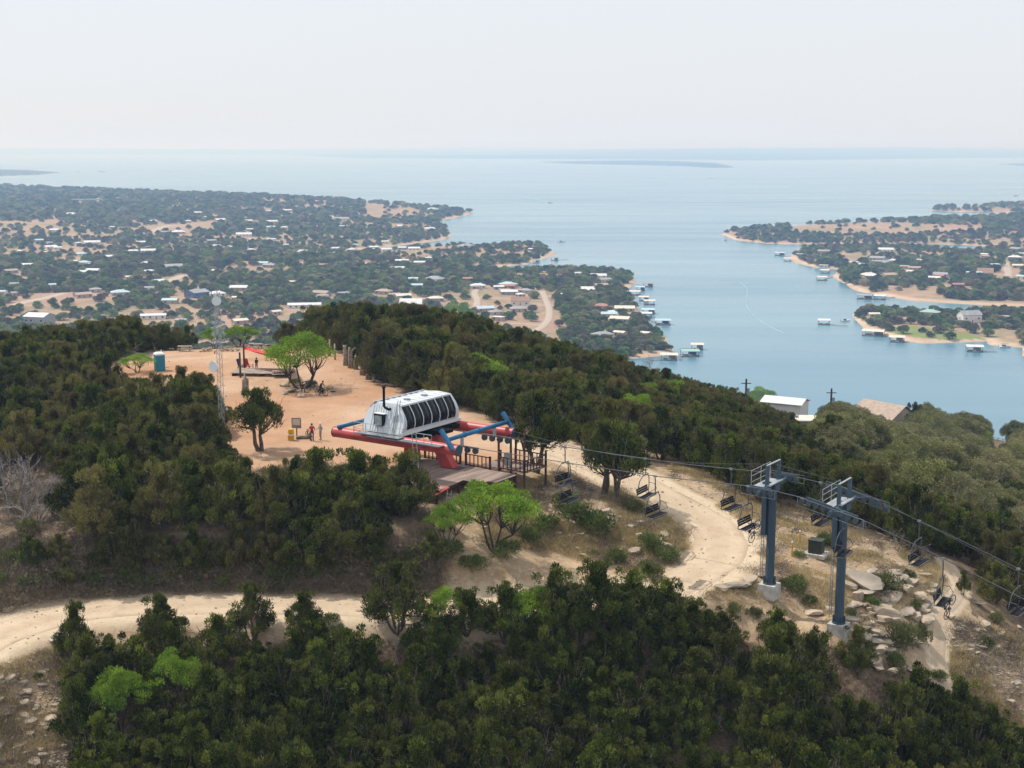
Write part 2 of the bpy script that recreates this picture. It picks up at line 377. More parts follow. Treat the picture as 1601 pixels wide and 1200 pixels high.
# ------------------------------------------------------------------ ground
def ground_material():
    m, n, l, b = NT('ground')
    tc = n.new('ShaderNodeTexCoord')
    def noise(sc_, det=5, rough=.55):
        x = n.new('ShaderNodeTexNoise'); x.inputs['Scale'].default_value = sc_; x.inputs['Detail'].default_value = det; x.inputs['Roughness'].default_value = rough
        l.new(tc.outputs['Object'], x.inputs[0]); return x.outputs[0]
    def rmp(s, a, b_, lo=0, hi=1):
        r = n.new('ShaderNodeMapRange'); r.inputs[1].default_value = a; r.inputs[2].default_value = b_; r.inputs[3].default_value = lo; r.inputs[4].default_value = hi
        l.new(s, r.inputs[0]); return r.outputs[0]
    def mix(f, a, b_):
        x = n.new('ShaderNodeMix'); x.data_type = 'RGBA'
        if isinstance(f, float): x.inputs[0].default_value = f
        else: l.new(f, x.inputs[0])
        for i, c in ((6, a), (7, b_)):
            if isinstance(c, tuple): x.inputs[i].default_value = (*c, 1)
            else: l.new(c, x.inputs[i])
        return x.outputs[2]
    def mul(a, b_):
        x = n.new('ShaderNodeMath'); x.operation = 'MULTIPLY'; l.new(a, x.inputs[0])
        if isinstance(b_, float): x.inputs[1].default_value = b_
        else: l.new(b_, x.inputs[1])
        return x.outputs[0]
    def add(a, b_):
        x = n.new('ShaderNodeMath'); x.operation = 'ADD'; l.new(a, x.inputs[0])
        if isinstance(b_, float): x.inputs[1].default_value = b_
        else: l.new(b_, x.inputs[1])
        return x.outputs[0]
    za = n.new('ShaderNodeAttribute'); za.attribute_name = 'zone_a'; sa = n.new('ShaderNodeSeparateColor'); l.new(za.outputs['Color'], sa.inputs[0])
    zb = n.new('ShaderNodeAttribute'); zb.attribute_name = 'zone_b'; sb = n.new('ShaderNodeSeparateColor'); l.new(zb.outputs['Color'], sb.inputs[0])
    n1 = noise(.35); n2 = noise(2.2, 6, .65); n3 = noise(9, 4, .7); n4 = noise(.011, 6, .6); n5 = noise(.05, 5, .6)
    # hill slopes: dry soil, stony patches, straw
    slope = mix(rmp(n1, .38, .62), (.43,.31,.20), (.33,.235,.14))
    slope = mix(mul(rmp(n2, .5, .68), .8), slope, (.55,.44,.31))
    slope = mix(mul(rmp(n3, .52, .7), .55), slope, (.17,.125,.085))
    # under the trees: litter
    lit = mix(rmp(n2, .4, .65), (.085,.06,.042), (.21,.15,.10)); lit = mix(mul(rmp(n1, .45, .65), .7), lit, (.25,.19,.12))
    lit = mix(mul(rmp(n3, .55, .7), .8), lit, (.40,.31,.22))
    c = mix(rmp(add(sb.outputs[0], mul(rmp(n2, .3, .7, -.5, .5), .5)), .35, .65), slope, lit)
    # plaza
    pz = mix(rmp(n1, .35, .65), (.39,.215,.12), (.45,.27,.165)); pz = mix(mul(rmp(n5, .42, .62), .75), pz, (.52,.38,.27)); pz = mix(mul(rmp(n2, .52, .7), .35), pz, (.34,.185,.11)); pz = mix(mul(rmp(noise(.12, 6, .7), .5, .62), .55), pz, (.33,.20,.125)); pz = mix(mul(rmp(n3, .45, .7), .3), pz, (.40,.23,.13))
    c = mix(rmp(add(sa.outputs[1], mul(rmp(n2, .3, .7, -.5, .5), .35)), .3, .7), c, pz)
    # road dirt
    rd = mix(rmp(n1, .35, .65), (.52,.41,.285), (.59,.475,.345)); rd = mix(mul(rmp(n2, .5, .66), .5), rd, (.40,.30,.19)); rd = mix(mul(rmp(n3, .5, .7), .4), rd, (.44,.35,.25))
    c = mix(rmp(add(sa.outputs[0], mul(rmp(n2, .3, .7, -.5, .5), .5)), .3, .75), c, rd)
    # lowland soil
    lw = mix(rmp(n4, .42, .58), (.36,.235,.165), (.25,.205,.12)); lw = mix(mul(rmp(n5, .45, .65), .8), lw, (.44,.31,.22)); lw = mix(mul(rmp(n1, .4, .7), .4), lw, (.17,.14,.075))
    c = mix(sb.outputs[1], c, lw)
    c = mix(sb.outputs[2], c, mix(rmp(n5, .4, .6), (.55,.43,.32), (.46,.34,.24)))
    wd_ = n.new('ShaderNodeAttribute'); wd_.attribute_name = 'woods'; c = mix(mul(wd_.outputs['Fac'], rmp(n4, .2, .5, .6, 1)), c, (.05,.07,.035))
    # lawn
    c = mix(sa.outputs[2], c, (.17,.22,.06))
    l.new(c, b.inputs['Base Color']); b.inputs['Roughness'].default_value = .95; b.inputs['Specular IOR Level'].default_value = .1
    bp = n.new('ShaderNodeBump'); bp.inputs['Strength'].default_value = .55; bp.inputs['Distance'].default_value = .12
    l.new(add(mul(n2, 1.), mul(n3, .5)), bp.inputs['Height']); l.new(bp.outputs[0], b.inputs['Normal'])
    return m
M['ground'] = ground_material()
FWD = math.pi / 2
ang = np.concatenate([np.linspace(R(-180), R(-31), 26)[:-1], np.linspace(R(-31), R(31), 640), np.linspace(R(31), R(180), 26)[1:-1]])
rad = [3, 20, 40]
r = 56.
while r < 640: rad.append(r); r *= 1.0052
dep = R(0.9 + 0); y = 600 + FP * math.tan(math.atan(138 / 640) - PITCH)
while y > 233.2:
    rad.append(138 / math.tan(PITCH + math.atan((y - 600) / FP))); y -= 1.15 if y > 300 else .6
rad += [60000., 75000.]
rad = np.array(sorted(rad))
AA, RR = np.meshgrid(ang, rad)
GX = RR * np.sin(AA); GY = RR * np.cos(AA)
gx, gy = GX.ravel(), GY.ravel()
gz = height(gx, gy)
na, nr = len(ang), len(rad)
sdg = np.full(len(gx), 500.); m_ = np.hypot(gx, gy) > 440; sdg[m_] = sdist(gx[m_], gy[m_])[0]
hh_low = np.clip((-gz - 60) / 22, 0, 1)          # 1 down in the lowland
gz = np.where((np.hypot(gx, gy) > 55000), W + 2, gz)
idx = np.arange(na * nr).reshape(nr, na)
nxt = np.roll(idx, -1, axis=1)
quads = np.stack([idx[:-1], nxt[:-1], nxt[1:], idx[1:]], -1).reshape(-1, 4)[:, ::-1]
near = np.hypot(gx, gy) < 420
roadw = np.zeros(len(gx)); d_ = ROAD_D(gx[near], gy[near]); td_ = segdist(gx[near], gy[near], TPIX) - .75; rd_ = segdist(gx[near], gy[near], [q[:2] for q in RPIX]) - 2.7; roadw[near] = np.maximum(np.clip(1 - rd_ / 2.0, 0, 1), np.clip(.8 - td_ / .7, 0, 1))
plz = np.zeros(len(gx)); dd = segdist(gx[near], gy[near], PLAZA, True); ii = inpoly(gx[near], gy[near], PLAZA); plz[near] = np.where(ii, np.clip(.5 + dd / 3, 0, 1), np.clip(.5 - dd / 4, 0, 1))
ppx, ppy, _ = project(gx, gy, gz)
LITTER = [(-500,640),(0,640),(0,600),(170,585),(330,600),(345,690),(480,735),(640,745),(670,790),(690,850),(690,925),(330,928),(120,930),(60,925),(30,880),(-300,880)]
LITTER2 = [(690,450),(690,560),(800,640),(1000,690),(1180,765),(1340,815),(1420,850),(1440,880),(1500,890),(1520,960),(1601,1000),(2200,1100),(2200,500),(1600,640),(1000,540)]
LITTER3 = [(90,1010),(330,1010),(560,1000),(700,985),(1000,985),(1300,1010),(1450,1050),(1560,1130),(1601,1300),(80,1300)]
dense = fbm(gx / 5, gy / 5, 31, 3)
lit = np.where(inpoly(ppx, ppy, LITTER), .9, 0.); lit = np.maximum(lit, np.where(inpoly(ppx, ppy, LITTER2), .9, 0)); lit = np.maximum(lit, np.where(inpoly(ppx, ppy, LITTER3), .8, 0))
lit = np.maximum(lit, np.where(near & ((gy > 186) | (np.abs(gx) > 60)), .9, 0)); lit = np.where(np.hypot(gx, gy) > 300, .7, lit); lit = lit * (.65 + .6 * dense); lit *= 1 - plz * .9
beach = np.clip(1 - np.abs(sdg - 3) / 9, 0, 1) * hh_low * np.clip(np.hypot(gx, gy) / 900, 0, 1)
LAWN = [(1375,515),(1420,508),(1520,522),(1540,530),(1470,531),(1410,524)]
lawn = np.where(inpoly(ppx, ppy, LAWN) & (gz < -90), .9, 0)
one = np.ones(len(gx))
ground = mesh_obj('ground', np.stack([gx, gy, gz], -1), quads, M['ground'], smooth_=True,
    attrs={'woods': ('FLOAT', np.clip((np.hypot(gx, gy) - 4300) / 1500, 0, .95) * (beach < .3)), 'zone_a': ('FLOAT_COLOR', np.stack([roadw, plz, lawn, one], -1)), 'zone_b': ('FLOAT_COLOR', np.stack([lit, hh_low, beach, one], -1))})
tag(ground, 'dry stony hill and the wooded lowland around the lake', kind='structure')

def strip(name, pts, w, m, label, lift=.03, cross=9, wave=.35, far=False):
    pts = [Vector((p[0], p[1], 0)) for p in pts]; v = []; L = 0
    for i, p in enumerate(pts):
        d = (pts[min(i + 1, len(pts) - 1)] - pts[max(i - 1, 0)]).normalized(); s = Vector((-d.y, d.x, 0)); L = i
        for k in range(cross):
            t = k / (cross - 1) * 2 - 1
            ww = w / 2 * (1 + wave * (float(vnoise(np.array(i * .45), np.array(t * 3.), 7 + (k > cross / 2))) - .5) * (1 if abs(t) > .9 else 0))
            v.append(p + s * ww * t)
    V = np.array([q[:] for q in v]); z = height(V[:, 0], V[:, 1])
    T = np.tile(np.abs(np.linspace(-1, 1, cross)), len(pts))
    rut = .06 * np.exp(-((T - .45) / .12) ** 2) if not far else 0
    V[:, 2] = z + np.where(T > .95, -.10 if not far else .1, lift) - rut * .6
    f = [(i * cross + k, i * cross + k + 1, (i + 1) * cross + k + 1, (i + 1) * cross + k) for i in range(len(pts) - 1) for k in range(cross - 1)]
    return tag(mesh_obj(name, V, f, m, smooth_=True, attrs={'across': ('FLOAT', T)}), label, kind='structure')
def dirt(name, a, b, c, rough_b=.5):
    m, n, l, bs = NT(name); tc = n.new('ShaderNodeTexCoord')
    out = None
    for s_, col, fac, lo, hi in ((.35, b, 1., .35, .65), (.9, c, .55, .5, .7), (2.8, a, .6, .45, .7), (9, c, .6, .5, .7), (26, (.72,.62,.5), .5, .6, .72)):
        x = n.new('ShaderNodeTexNoise'); x.inputs['Scale'].default_value = s_; x.inputs['Detail'].default_value = 6; l.new(tc.outputs['Object'], x.inputs[0])
        r = n.new('ShaderNodeMapRange'); r.inputs[1].default_value = lo; r.inputs[2].default_value = hi; r.inputs[4].default_value = fac; l.new(x.outputs[0], r.inputs[0])
        mx = n.new('ShaderNodeMix'); mx.data_type = 'RGBA'; l.new(r.outputs[0], mx.inputs[0]); mx.inputs[7].default_value = (*col, 1)
        if out is None: mx.inputs[6].default_value = (*a, 1)
        else: l.new(out, mx.inputs[6])
        out = mx.outputs[2]; last = x
    aa = n.new('ShaderNodeAttribute'); aa.attribute_name = 'across'; fc = n.new('ShaderNodeFloatCurve'); l.new(aa.outputs['Fac'], fc.inputs['Value'])
    cv = fc.mapping.curves[0]; cv.points[0].location = (0, .42); cv.points[1].location = (1, .9); cv.points.new(.22, .3); cv.points.new(.42, 0); cv.points.new(.6, .05); cv.points.new(.8, .55); fc.mapping.update()
    nn = n.new('ShaderNodeTexNoise'); nn.inputs['Scale'].default_value = .6; l.new(tc.outputs['Object'], nn.inputs[0]); m5 = n.new('ShaderNodeMath'); m5.operation = 'MULTIPLY'; l.new(fc.outputs[0], m5.inputs[0]); l.new(nn.outputs[0], m5.inputs[1])
    mz = n.new('ShaderNodeMix'); mz.data_type = 'RGBA'; l.new(m5.outputs[0], mz.inputs[0]); l.new(out, mz.inputs[6]); mz.inputs[7].default_value = (c[0] * .9, c[1] * .88, c[2] * .85, 1); out = mz.outputs[2]
    l.new(out, bs.inputs['Base Color']); bs.inputs['Roughness'].default_value = .95; bs.inputs['Specular IOR Level'].default_value = .1
    bp = n.new('ShaderNodeBump'); bp.inputs['Strength'].default_value = rough_b; bp.inputs['Distance'].default_value = .05; l.new(last.outputs[0], bp.inputs['Height']); l.new(bp.outputs[0], bs.inputs['Normal'])
    return m
M['road'] = dirt('pale_road_dirt', (.575,.455,.325), (.49,.375,.26), (.37,.28,.195))
M['lane'] = dirt('pale_lane', (.46,.39,.33), (.41,.34,.28), (.3,.25,.2))
strip('dirt_road', RPIX, 5.0, M['road'], 'pale dirt road curving round the foot of the hill', cross=13)
strip('trail', TPIX, 1.5, M['road'], 'narrow dirt foot trail down the stony slope', cross=7)

# water
def water_mat():
    m, n, l, b = NT('lake_water'); tc = n.new('ShaderNodeTexCoord')
    def noise(scale, st, det=4):
        mp = n.new('ShaderNodeMapping'); mp.inputs['Scale'].default_value = st; mp.inputs['Rotation'].default_value = (0, 0, .35); l.new(tc.outputs['Object'], mp.inputs[0])
        x = n.new('ShaderNodeTexNoise'); x.inputs['Scale'].default_value = scale; x.inputs['Detail'].default_value = det; x.inputs['Roughness'].default_value = .55; l.new(mp.outputs[0], x.inputs[0]); return x.outputs[0]
    big = noise(.0011, (.45, 2.2, 1), 5); mid = noise(.006, (.5, 2.4, 1), 4); rip = noise(.9, (1, 1.6, 1), 3); rip2 = noise(.16, (1, 1.7, 1), 3)
    r = n.new('ShaderNodeMapRange'); r.inputs[1].default_value = .4; r.inputs[2].default_value = .62; l.new(big, r.inputs[0])
    mx = n.new('ShaderNodeMix'); mx.data_type = 'RGBA'; mx.inputs[6].default_value = (.072,.19,.27, 1); mx.inputs[7].default_value = (.145,.275,.345, 1); l.new(r.outputs[0], mx.inputs[0])
    l.new(mx.outputs[2], b.inputs['Base Color'])
    r2 = n.new('ShaderNodeMapRange'); r2.inputs[1].default_value = .42; r2.inputs[2].default_value = .6; r2.inputs[3].default_value = .19; r2.inputs[4].default_value = .24; l.new(mid, r2.inputs[0]); l.new(r2.outputs[0], b.inputs['Roughness'])
    b.inputs['IOR'].default_value = 1.33
    ad = n.new('ShaderNodeMath'); ad.operation = 'MULTIPLY_ADD'; l.new(rip2, ad.inputs[0]); ad.inputs[1].default_value = 3.; l.new(rip, ad.inputs[2])
    bp = n.new('ShaderNodeBump'); bp.inputs['Distance'].default_value = .18
    r3 = n.new('ShaderNodeMapRange'); r3.inputs[1].default_value = .38; r3.inputs[2].default_value = .62; r3.inputs[3].default_value = .2; r3.inputs[4].default_value = .3; l.new(mid, r3.inputs[0]); l.new(r3.outputs[0], bp.inputs['Strength'])
    l.new(ad.outputs[0], bp.inputs['Height']); l.new(bp.outputs[0], b.inputs['Normal'])
    return m
M['water'] = water_mat()
q = 76000
tag(mesh_obj('water', [(-q,-q,W),(q,-q,W),(q,q,W),(-q,q,W)], [(0,1,2,3)], M['water']), 'wide pale blue lake', kind='structure')

# haze
hzm = bpy.data.materials.new('haze_air'); hzm.use_nodes = True; hn = hzm.node_tree.nodes; hl = hzm.node_tree.links; hn.clear()
ho = hn.new('ShaderNodeOutputMaterial'); hv = hn.new('ShaderNodeVolumePrincipled')
hv.inputs['Color'].default_value = (.32,.53,.92, 1); hv.inputs['Density'].default_value = 1.75e-4; hv.inputs['Absorption Color'].default_value = (.92,.74,0, 1); hv.inputs['Anisotropy'].default_value = .2
hl.new(hv.outputs[0], ho.inputs['Volume'])
hb = MB().box((0, 0, (130 + W - 5) / 2), (156000, 156000, 130 - (W - 5)))
tag(hb.build('haze', hzm), 'pale summer haze over the lake', kind='stuff')

# ------------------------------------------------------------------ vegetation prototypes
def kites(pos, dirs, ln, wd, rg, twist=None):
    """narrow leaf tufts: two triangles each"""
    n = len(pos)
    a = rg.normal(size=(n, 3)); a -= dirs * (a * dirs).sum(1, keepdims=True); a /= np.linalg.norm(a, axis=1, keepdims=True) + 1e-9
    ln = ln[:, None]; wd = wd[:, None]
    p0 = pos; p1 = pos + dirs * ln * .5 + a * wd * .5; p2 = pos + dirs * ln; p3 = pos + dirs * ln * .45 - a * wd * .5
    v = np.stack([p0, p1, p2, p3], 1).reshape(-1, 3); b = np.arange(n)[:, None] * 4
    f = np.concatenate([b + [0, 1, 2], b + [0, 2, 3]], 0)
    return v, f
def unit(v): return v / (np.linalg.norm(v, axis=-1, keepdims=True) + 1e-9)
def crown(name, centres, radii, per, ln, wd, up, m, rg, flat=.8, thin=1.):
    P_, D_, T_ = [], [], []
    for c, r_ in zip(centres, radii):
        k = int(per * (r_ ** 2) * thin) + 6
        d = unit(rg.normal(size=(k, 3)) + np.array([0, 0, .35]))
        p = c + d * np.array([1, 1, flat]) * r_ * (rg.random((k, 1)) ** .4)
        P_.append(p); D_.append(unit(d * .8 + np.array([0, 0, up]) + rg.normal(size=(k, 3)) * .35)); T_.append(np.clip(rg.normal(.42, .26, k) + rg.normal(0, .22), 0, 1))
    P_ = np.concatenate(P_); D_ = np.concatenate(D_); T_ = np.concatenate(T_); k = len(P_)
    v, f = kites(P_, D_, ln * (.6 + .8 * rg.random(k)), wd * (.6 + .8 * rg.random(k)), rg)
    return v, f, np.repeat(T_, 4)
def stems(rg, tops, base_r, spread=.25, z0=0, nstem=5, kink=.18):
    """several stems that fork towards the clump centres"""
    mb = MB(); ks = []
    for s_ in range(nstem):
        a = 2 * math.pi * s_ / nstem + rg.random(); ks.append([Vector((math.cos(a) * spread * .4, math.sin(a) * spread * .4, z0 - .3)), a])
    fork = {}
    for i, t in enumerate(tops):
        a = math.atan2(t[1], t[0]); s_ = min(range(nstem), key=lambda q: abs((ks[q][1] - a + math.pi) % (2 * math.pi) - math.pi))
        fork.setdefault(s_, []).append(Vector(t))
    for s_, ts in fork.items():
        mean = sum(ts, Vector()) / len(ts); b = ks[s_][0]
        mid = b.lerp(mean, .5) + Vector(rg.normal(0, kink, 3)); mid.z = max(mid.z, z0 + .3)
        q1 = b.lerp(mid, .5) + Vector(rg.normal(0, kink * .5, 3))
        mb.tube([b, q1, mid], [base_r, base_r * .8, base_r * .62], 6, False)
        for t in ts:
            j = mid.lerp(t, .5) + Vector(rg.normal(0, kink, 3)) - Vector((0, 0, .1))
            mb.tube([mid, j, t], [base_r * .5, base_r * .32, base_r * .12], 4, False)
    return mb
COLS = {}
def make_tree(kind, seed):
    rg = np.random.default_rng(seed)
    if kind in ('juniper', 'openjuniper'):
        Rr, H = 2.3, 4.8; nc = 84; c = []; rr = []; zb = 1.1 if kind == 'juniper' else 2.2
        if kind != 'juniper': nc = 66
        while len(c) < nc:
            a = rg.random() * 2 * math.pi; h = rg.random(); rmax = Rr * (math.sin(min(1, .22 + h * 1.05) * math.pi) ** .6) * (1.0 if h < .6 else 1.15 - .35 * (h - .6) / .4)
            q = rmax * (rg.random() ** .45); z = zb + h * (H - zb - .4) * (1 - .28 * (q / Rr) ** 2)
            c.append((q * math.cos(a) + .25 * math.sin(seed), q * math.sin(a), z)); rr.append(.24 + .26 * rg.random())
        for k in range(9):   # pointed leaders
            a = rg.random() * 6.28; q = Rr * .6 * rg.random(); c.append((q * math.cos(a), q * math.sin(a), H - .5 + .35 * rg.random())); rr.append(.30)
        v, f, t = crown('', np.array(c), rr, 1150, .23, .072, 1.0, None, rg, flat=1.35)
        tr = stems(rg, c[::2], .11) if kind == 'juniper' else stems(rg, c[::2], .2, .2, nstem=2)
        for k in range(90):
            a = rg.random() * 6.28; q = Rr * rg.random() ** .5; p_ = Vector((q * math.cos(a) * .9, q * math.sin(a) * .9, zb + (H - zb) * rg.random() * .75)); tr.tube([p_ * .8 + Vector((0, 0, -.1)), p_, p_ + Vector(rg.normal(0, .22, 3))], [.022, .016, .008], 3, False); lm, tm = M['juniper'], M['bark']
    elif kind == 'oak':
        Rr, H = 2.9, 5.6; c = []; rr = []
        for k in range(44):
            a = rg.random() * 6.28; el = math.asin(.05 + .93 * rg.random()); q = 1 - .3 * rg.random() ** 2
            c.append((Rr * q * math.cos(el) * math.cos(a), Rr * q * math.cos(el) * math.sin(a), 2.3 + 3.0 * q * math.sin(el))); rr.append(.5 + .4 * rg.random())
        v, f, t = crown('', np.array(c), rr, 480, .14, .12, .2, None, rg)
        tr = stems(rg, c, .13, .15, nstem=3, kink=.3); lm, tm = M['oak'], M['greybark']
    elif kind == 'bright':
        Rr, H = 2.6, 4.4; c = []; rr = []
        for k in range(46):
            a = rg.random() * 6.28; q = Rr * rg.random() ** .55; c.append((q * math.cos(a), q * math.sin(a), 2.2 + 1.9 * (1 - (q / Rr) ** 2) * (.5 + .5 * rg.random()) + .3 * rg.random())); rr.append(.42 + .36 * rg.random())
        v, f, t = crown('', np.array(c), rr, 520, .17, .07, .25, None, rg, flat=.6)
        tr = stems(rg, c, .09, .3, nstem=4, kink=.25); lm, tm = M['bright'], M['darkbark']
    elif kind == 'shrub':
        c = []; rr = []
        for k in range(14):
            a = rg.random() * 6.28; q = .55 * rg.random() ** .5; c.append((q * math.cos(a), q * math.sin(a), .25 + .5 * rg.random() * (1 - q))); rr.append(.22 + .16 * rg.random())
        v, f, t = crown('', np.array(c), rr, 900, .15, .05, .5, None, rg)
        tr = stems(rg, c[:6], .02, .1, nstem=3, kink=.05); lm, tm = M['shrub'], M['bark']
    elif kind == 'bare':
        mb = MB(); tips = [(Vector((0, 0, -.2)), Vector((0, 0, 1)), .10)]
        for lvl, (nb, L, sp_) in enumerate([(4, 1.3, .55), (3, 1.1, .5), (3, .8, .55), (3, .6, .6)]):
            nw = []
            for p, d, r_ in tips:
                for k in range(nb):
                    dd_ = (d + Vector(rg.normal(0, sp_, 3)) + Vector((0, 0, .15))).normalized(); e = p + dd_ * L * (.6 + .6 * rg.random())
                    mid = p.lerp(e, .5) + Vector(rg.normal(0, .06, 3)); mb.tube([p, mid, e], [r_, r_ * .8, r_ * .55], 4 if lvl < 2 else 3, False); nw.append((e, dd_, r_ * .55))
            tips = nw
        return mb, None, None, None, None, M['greybark']
    elif kind == 'brush':
        k = 420; p = rg.normal(size=(k, 3)) * [.6, .6, .14]; p[:, 2] = np.abs(p[:, 2]) + .02; d = unit(rg.normal(size=(k, 3)) * .7 + np.array([0, 0, .7]))
        v, f = kites(p, d, .16 + .34 * rg.random(k), .012 + .022 * rg.random(k), rg); return None, v, f, np.repeat(rg.random(k), 4), M['twig'], None
    elif kind == 'grass':
        k = 130; p = rg.normal(size=(k, 3)) * [.32, .32, 0]; d = unit(rg.normal(size=(k, 3)) * .42 + np.array([0, 0, 1]))
        v, f = kites(p, d, .10 + .24 * rg.random(k), .014 + .02 * rg.random(k), rg); return None, v, f, np.repeat(rg.random(k), 4), M['straw'], None
    elif kind == 'far':
        c = []; rr = []
        for k in range(13):
            a = rg.random() * 6.28; el = math.asin(.1 + .88 * rg.random()); q = .85 + .2 * rg.random()
            c.append((3.9 * q * math.cos(el) * math.cos(a), 3.9 * q * math.cos(el) * math.sin(a), 1.4 + 3.1 * math.sin(el))); rr.append(1.25 + .7 * rg.random())
        c.append((0, 0, 2.6)); rr.append(2.6)
        v, f, t = crown('', np.array(c), rr, 34, .8, .62, .3, None, rg, flat=.75)
        tr = MB().tube([(0, 0, -.5), (.1, 0, 1.2), (0, .1, 2.6)], [.3, .22, .12], 5, False); lm, tm = (M['farleaf'], M['farleaf2'], M['farleaf'], M['farleaf3'], M['farleaf'])[(seed // 7) % 5], M['darkbark']
    return tr, v, f, t, lm, tm
PROTO = {}
def proto_meshes(kind, seed, split=True):
    tr, v, f, t, lm, tm = make_tree(kind, seed)
    out = {}
    if v is not None:
        me = mesh_obj('crown', v, f, lm, attrs={'tint': ('FLOAT', t)}); out['crown'] = me.data; bpy.data.objects.remove(me)
    if tr is not None:
        o = tr.build('trunk', tm, smooth_=True); out['trunk'] = o.data; bpy.data.objects.remove(o)
    return out
for kind, n_ in (('juniper', 6), ('openjuniper', 3), ('oak', 4), ('bright', 4), ('shrub', 4), ('bare', 3), ('brush', 3), ('grass', 3), ('far', 5)):
    PROTO[kind] = [proto_meshes(kind, 100 + 7 * i + len(kind)) for i in range(n_)]
PARTN = {'juniper': ('foliage', 'trunk'), 'openjuniper': ('foliage', 'trunk'), 'oak': ('foliage', 'trunk'), 'bright': ('foliage', 'trunk'), 'shrub': ('foliage', 'stem'), 'bare': (None, 'branches'), 'far': ('foliage', 'trunk')}
def plant(name, kind, loc, s, sz=None, rz=None, var=None, dry=1.):
    pr = PROTO[kind][random.randrange(len(PROTO[kind])) if var is None else var % len(PROTO[kind])]
    e = empty(name, loc, random.random() * 6.28 if rz is None else rz); e.scale = (s, s, sz or s)
    a, b = PARTN[kind]
    rnd = None
    if 'crown' in pr:
        o = bpy.data.objects.new(a, pr['crown']); COL.objects.link(o); o.parent = e; o.color = (dry, dry, dry, 1)
    if 'trunk' in pr:
        o = bpy.data.objects.new(b, pr['trunk']); COL.objects.link(o); o.parent = e
    return e
# scattered mass of one kind of plant as ONE object
def scatter(name, kind, pts, scl, label, meshes=None):
    if meshes is None:
        meshes = []
        for pr in PROTO[kind]:
            meshes.append([pr[k] for k in ('crown', 'trunk') if k in pr])
    col = bpy.data.collections.new(name + '_sources')
    for i, ms in enumerate(meshes):
        if len(ms) > 1:
            import bmesh
            bm = bmesh.new(); bm.from_mesh(ms[0]); nf = len(bm.faces); me = None
            bm.from_mesh(ms[1]); bm.faces.ensure_lookup_table()
            for fc in bm.faces[nf:]: fc.material_index = 1
            me = bpy.data.meshes.new(name); bm.to_mesh(me); bm.free(); me.materials.append(ms[0].materials[0]); me.materials.append(ms[1].materials[0])
        else: me = ms[0]
        o = bpy.data.objects.new('%s_source_%d' % (name, i), me); col.objects.link(o)
    pts = np.asarray(pts, np.float32); n = len(pts)
    me = bpy.data.meshes.new(name); me.vertices.add(n); me.vertices.foreach_set('co', pts.ravel())
    for an, arr in (('scl', np.asarray(scl, np.float32)), ('rz', np.asarray(rng.random(n) * 6.28, np.float32))):
        at = me.attributes.new(an, 'FLOAT', 'POINT'); at.data.foreach_set('value', arr)
    at = me.attributes.new('pick', 'INT', 'POINT'); at.data.foreach_set('value', rng.integers(0, len(meshes), n).astype(np.int32))
    me.update()
    o = bpy.data.objects.new(name, me); COL.objects.link(o)
    ng = bpy.data.node_groups.new(name, 'GeometryNodeTree')
    ng.interface.new_socket('Geometry', in_out='INPUT', socket_type='NodeSocketGeometry'); ng.interface.new_socket('Geometry', in_out='OUTPUT', socket_type='NodeSocketGeometry')
    N, L = ng.nodes, ng.links
    gi = N.new('NodeGroupInput'); go = N.new('NodeGroupOutput'); ip = N.new('GeometryNodeInstanceOnPoints'); ci = N.new('GeometryNodeCollectionInfo')
    ci.inputs['Collection'].default_value = col; ci.inputs['Separate Children'].default_value = True; ci.inputs['Reset Children'].default_value = True
    def na(nm, ty):
        x = N.new('GeometryNodeInputNamedAttribute'); x.data_type = ty; x.inputs['Name'].default_value = nm; return x.outputs['Attribute']
    cx = N.new('ShaderNodeCombineXYZ'); L.new(na('rz', 'FLOAT'), cx.inputs[2])
    L.new(gi.outputs[0], ip.inputs['Points']); L.new(ci.outputs[0], ip.inputs['Instance']); ip.inputs['Pick Instance'].default_value = True
    L.new(na('pick', 'INT'), ip.inputs['Instance Index']); L.new(cx.outputs[0], ip.inputs['Rotation']); L.new(na('scl', 'FLOAT'), ip.inputs['Scale'])
    L.new(ip.outputs[0], go.inputs[0])
    md = o.modifiers.new('scatter', 'NODES'); md.node_group = ng
    tag(o, label, kind='stuff'); return o

# ------------------------------------------------------------------ chairlift
RZ = math.atan2(-.559, .829)
UX, UY, VX, VY = .829, -.559, .559, .829
O0 = (-7.52, 113.04)
def loc(t, v, z=0): return Vector((O0[0] + UX * t + VX * v, O0[1] + UY * t + VY * v, z))
ROPE_T = [(-5.5,3.35),(6.3,3.35),(12,3.30),(18,3.28),(24,3.30),(30,3.55),(32,3.62),(34.5,3.40),(36,3.26),(37.4,3.0),(39.5,2.45),(44.9,.75),(50.6,-1.2),(60,-4.4),(75,-9.3),(95,-15.5)]
def rope_z(t): return float(np.interp(t, [a for a, b in ROPE_T], [b for a, b in ROPE_T]))
G = 2.35
T1, T2 = 32.0, 37.4
def project1(p): a, b, c = project(p[0], p[1], p[2]); return float(a), float(b)

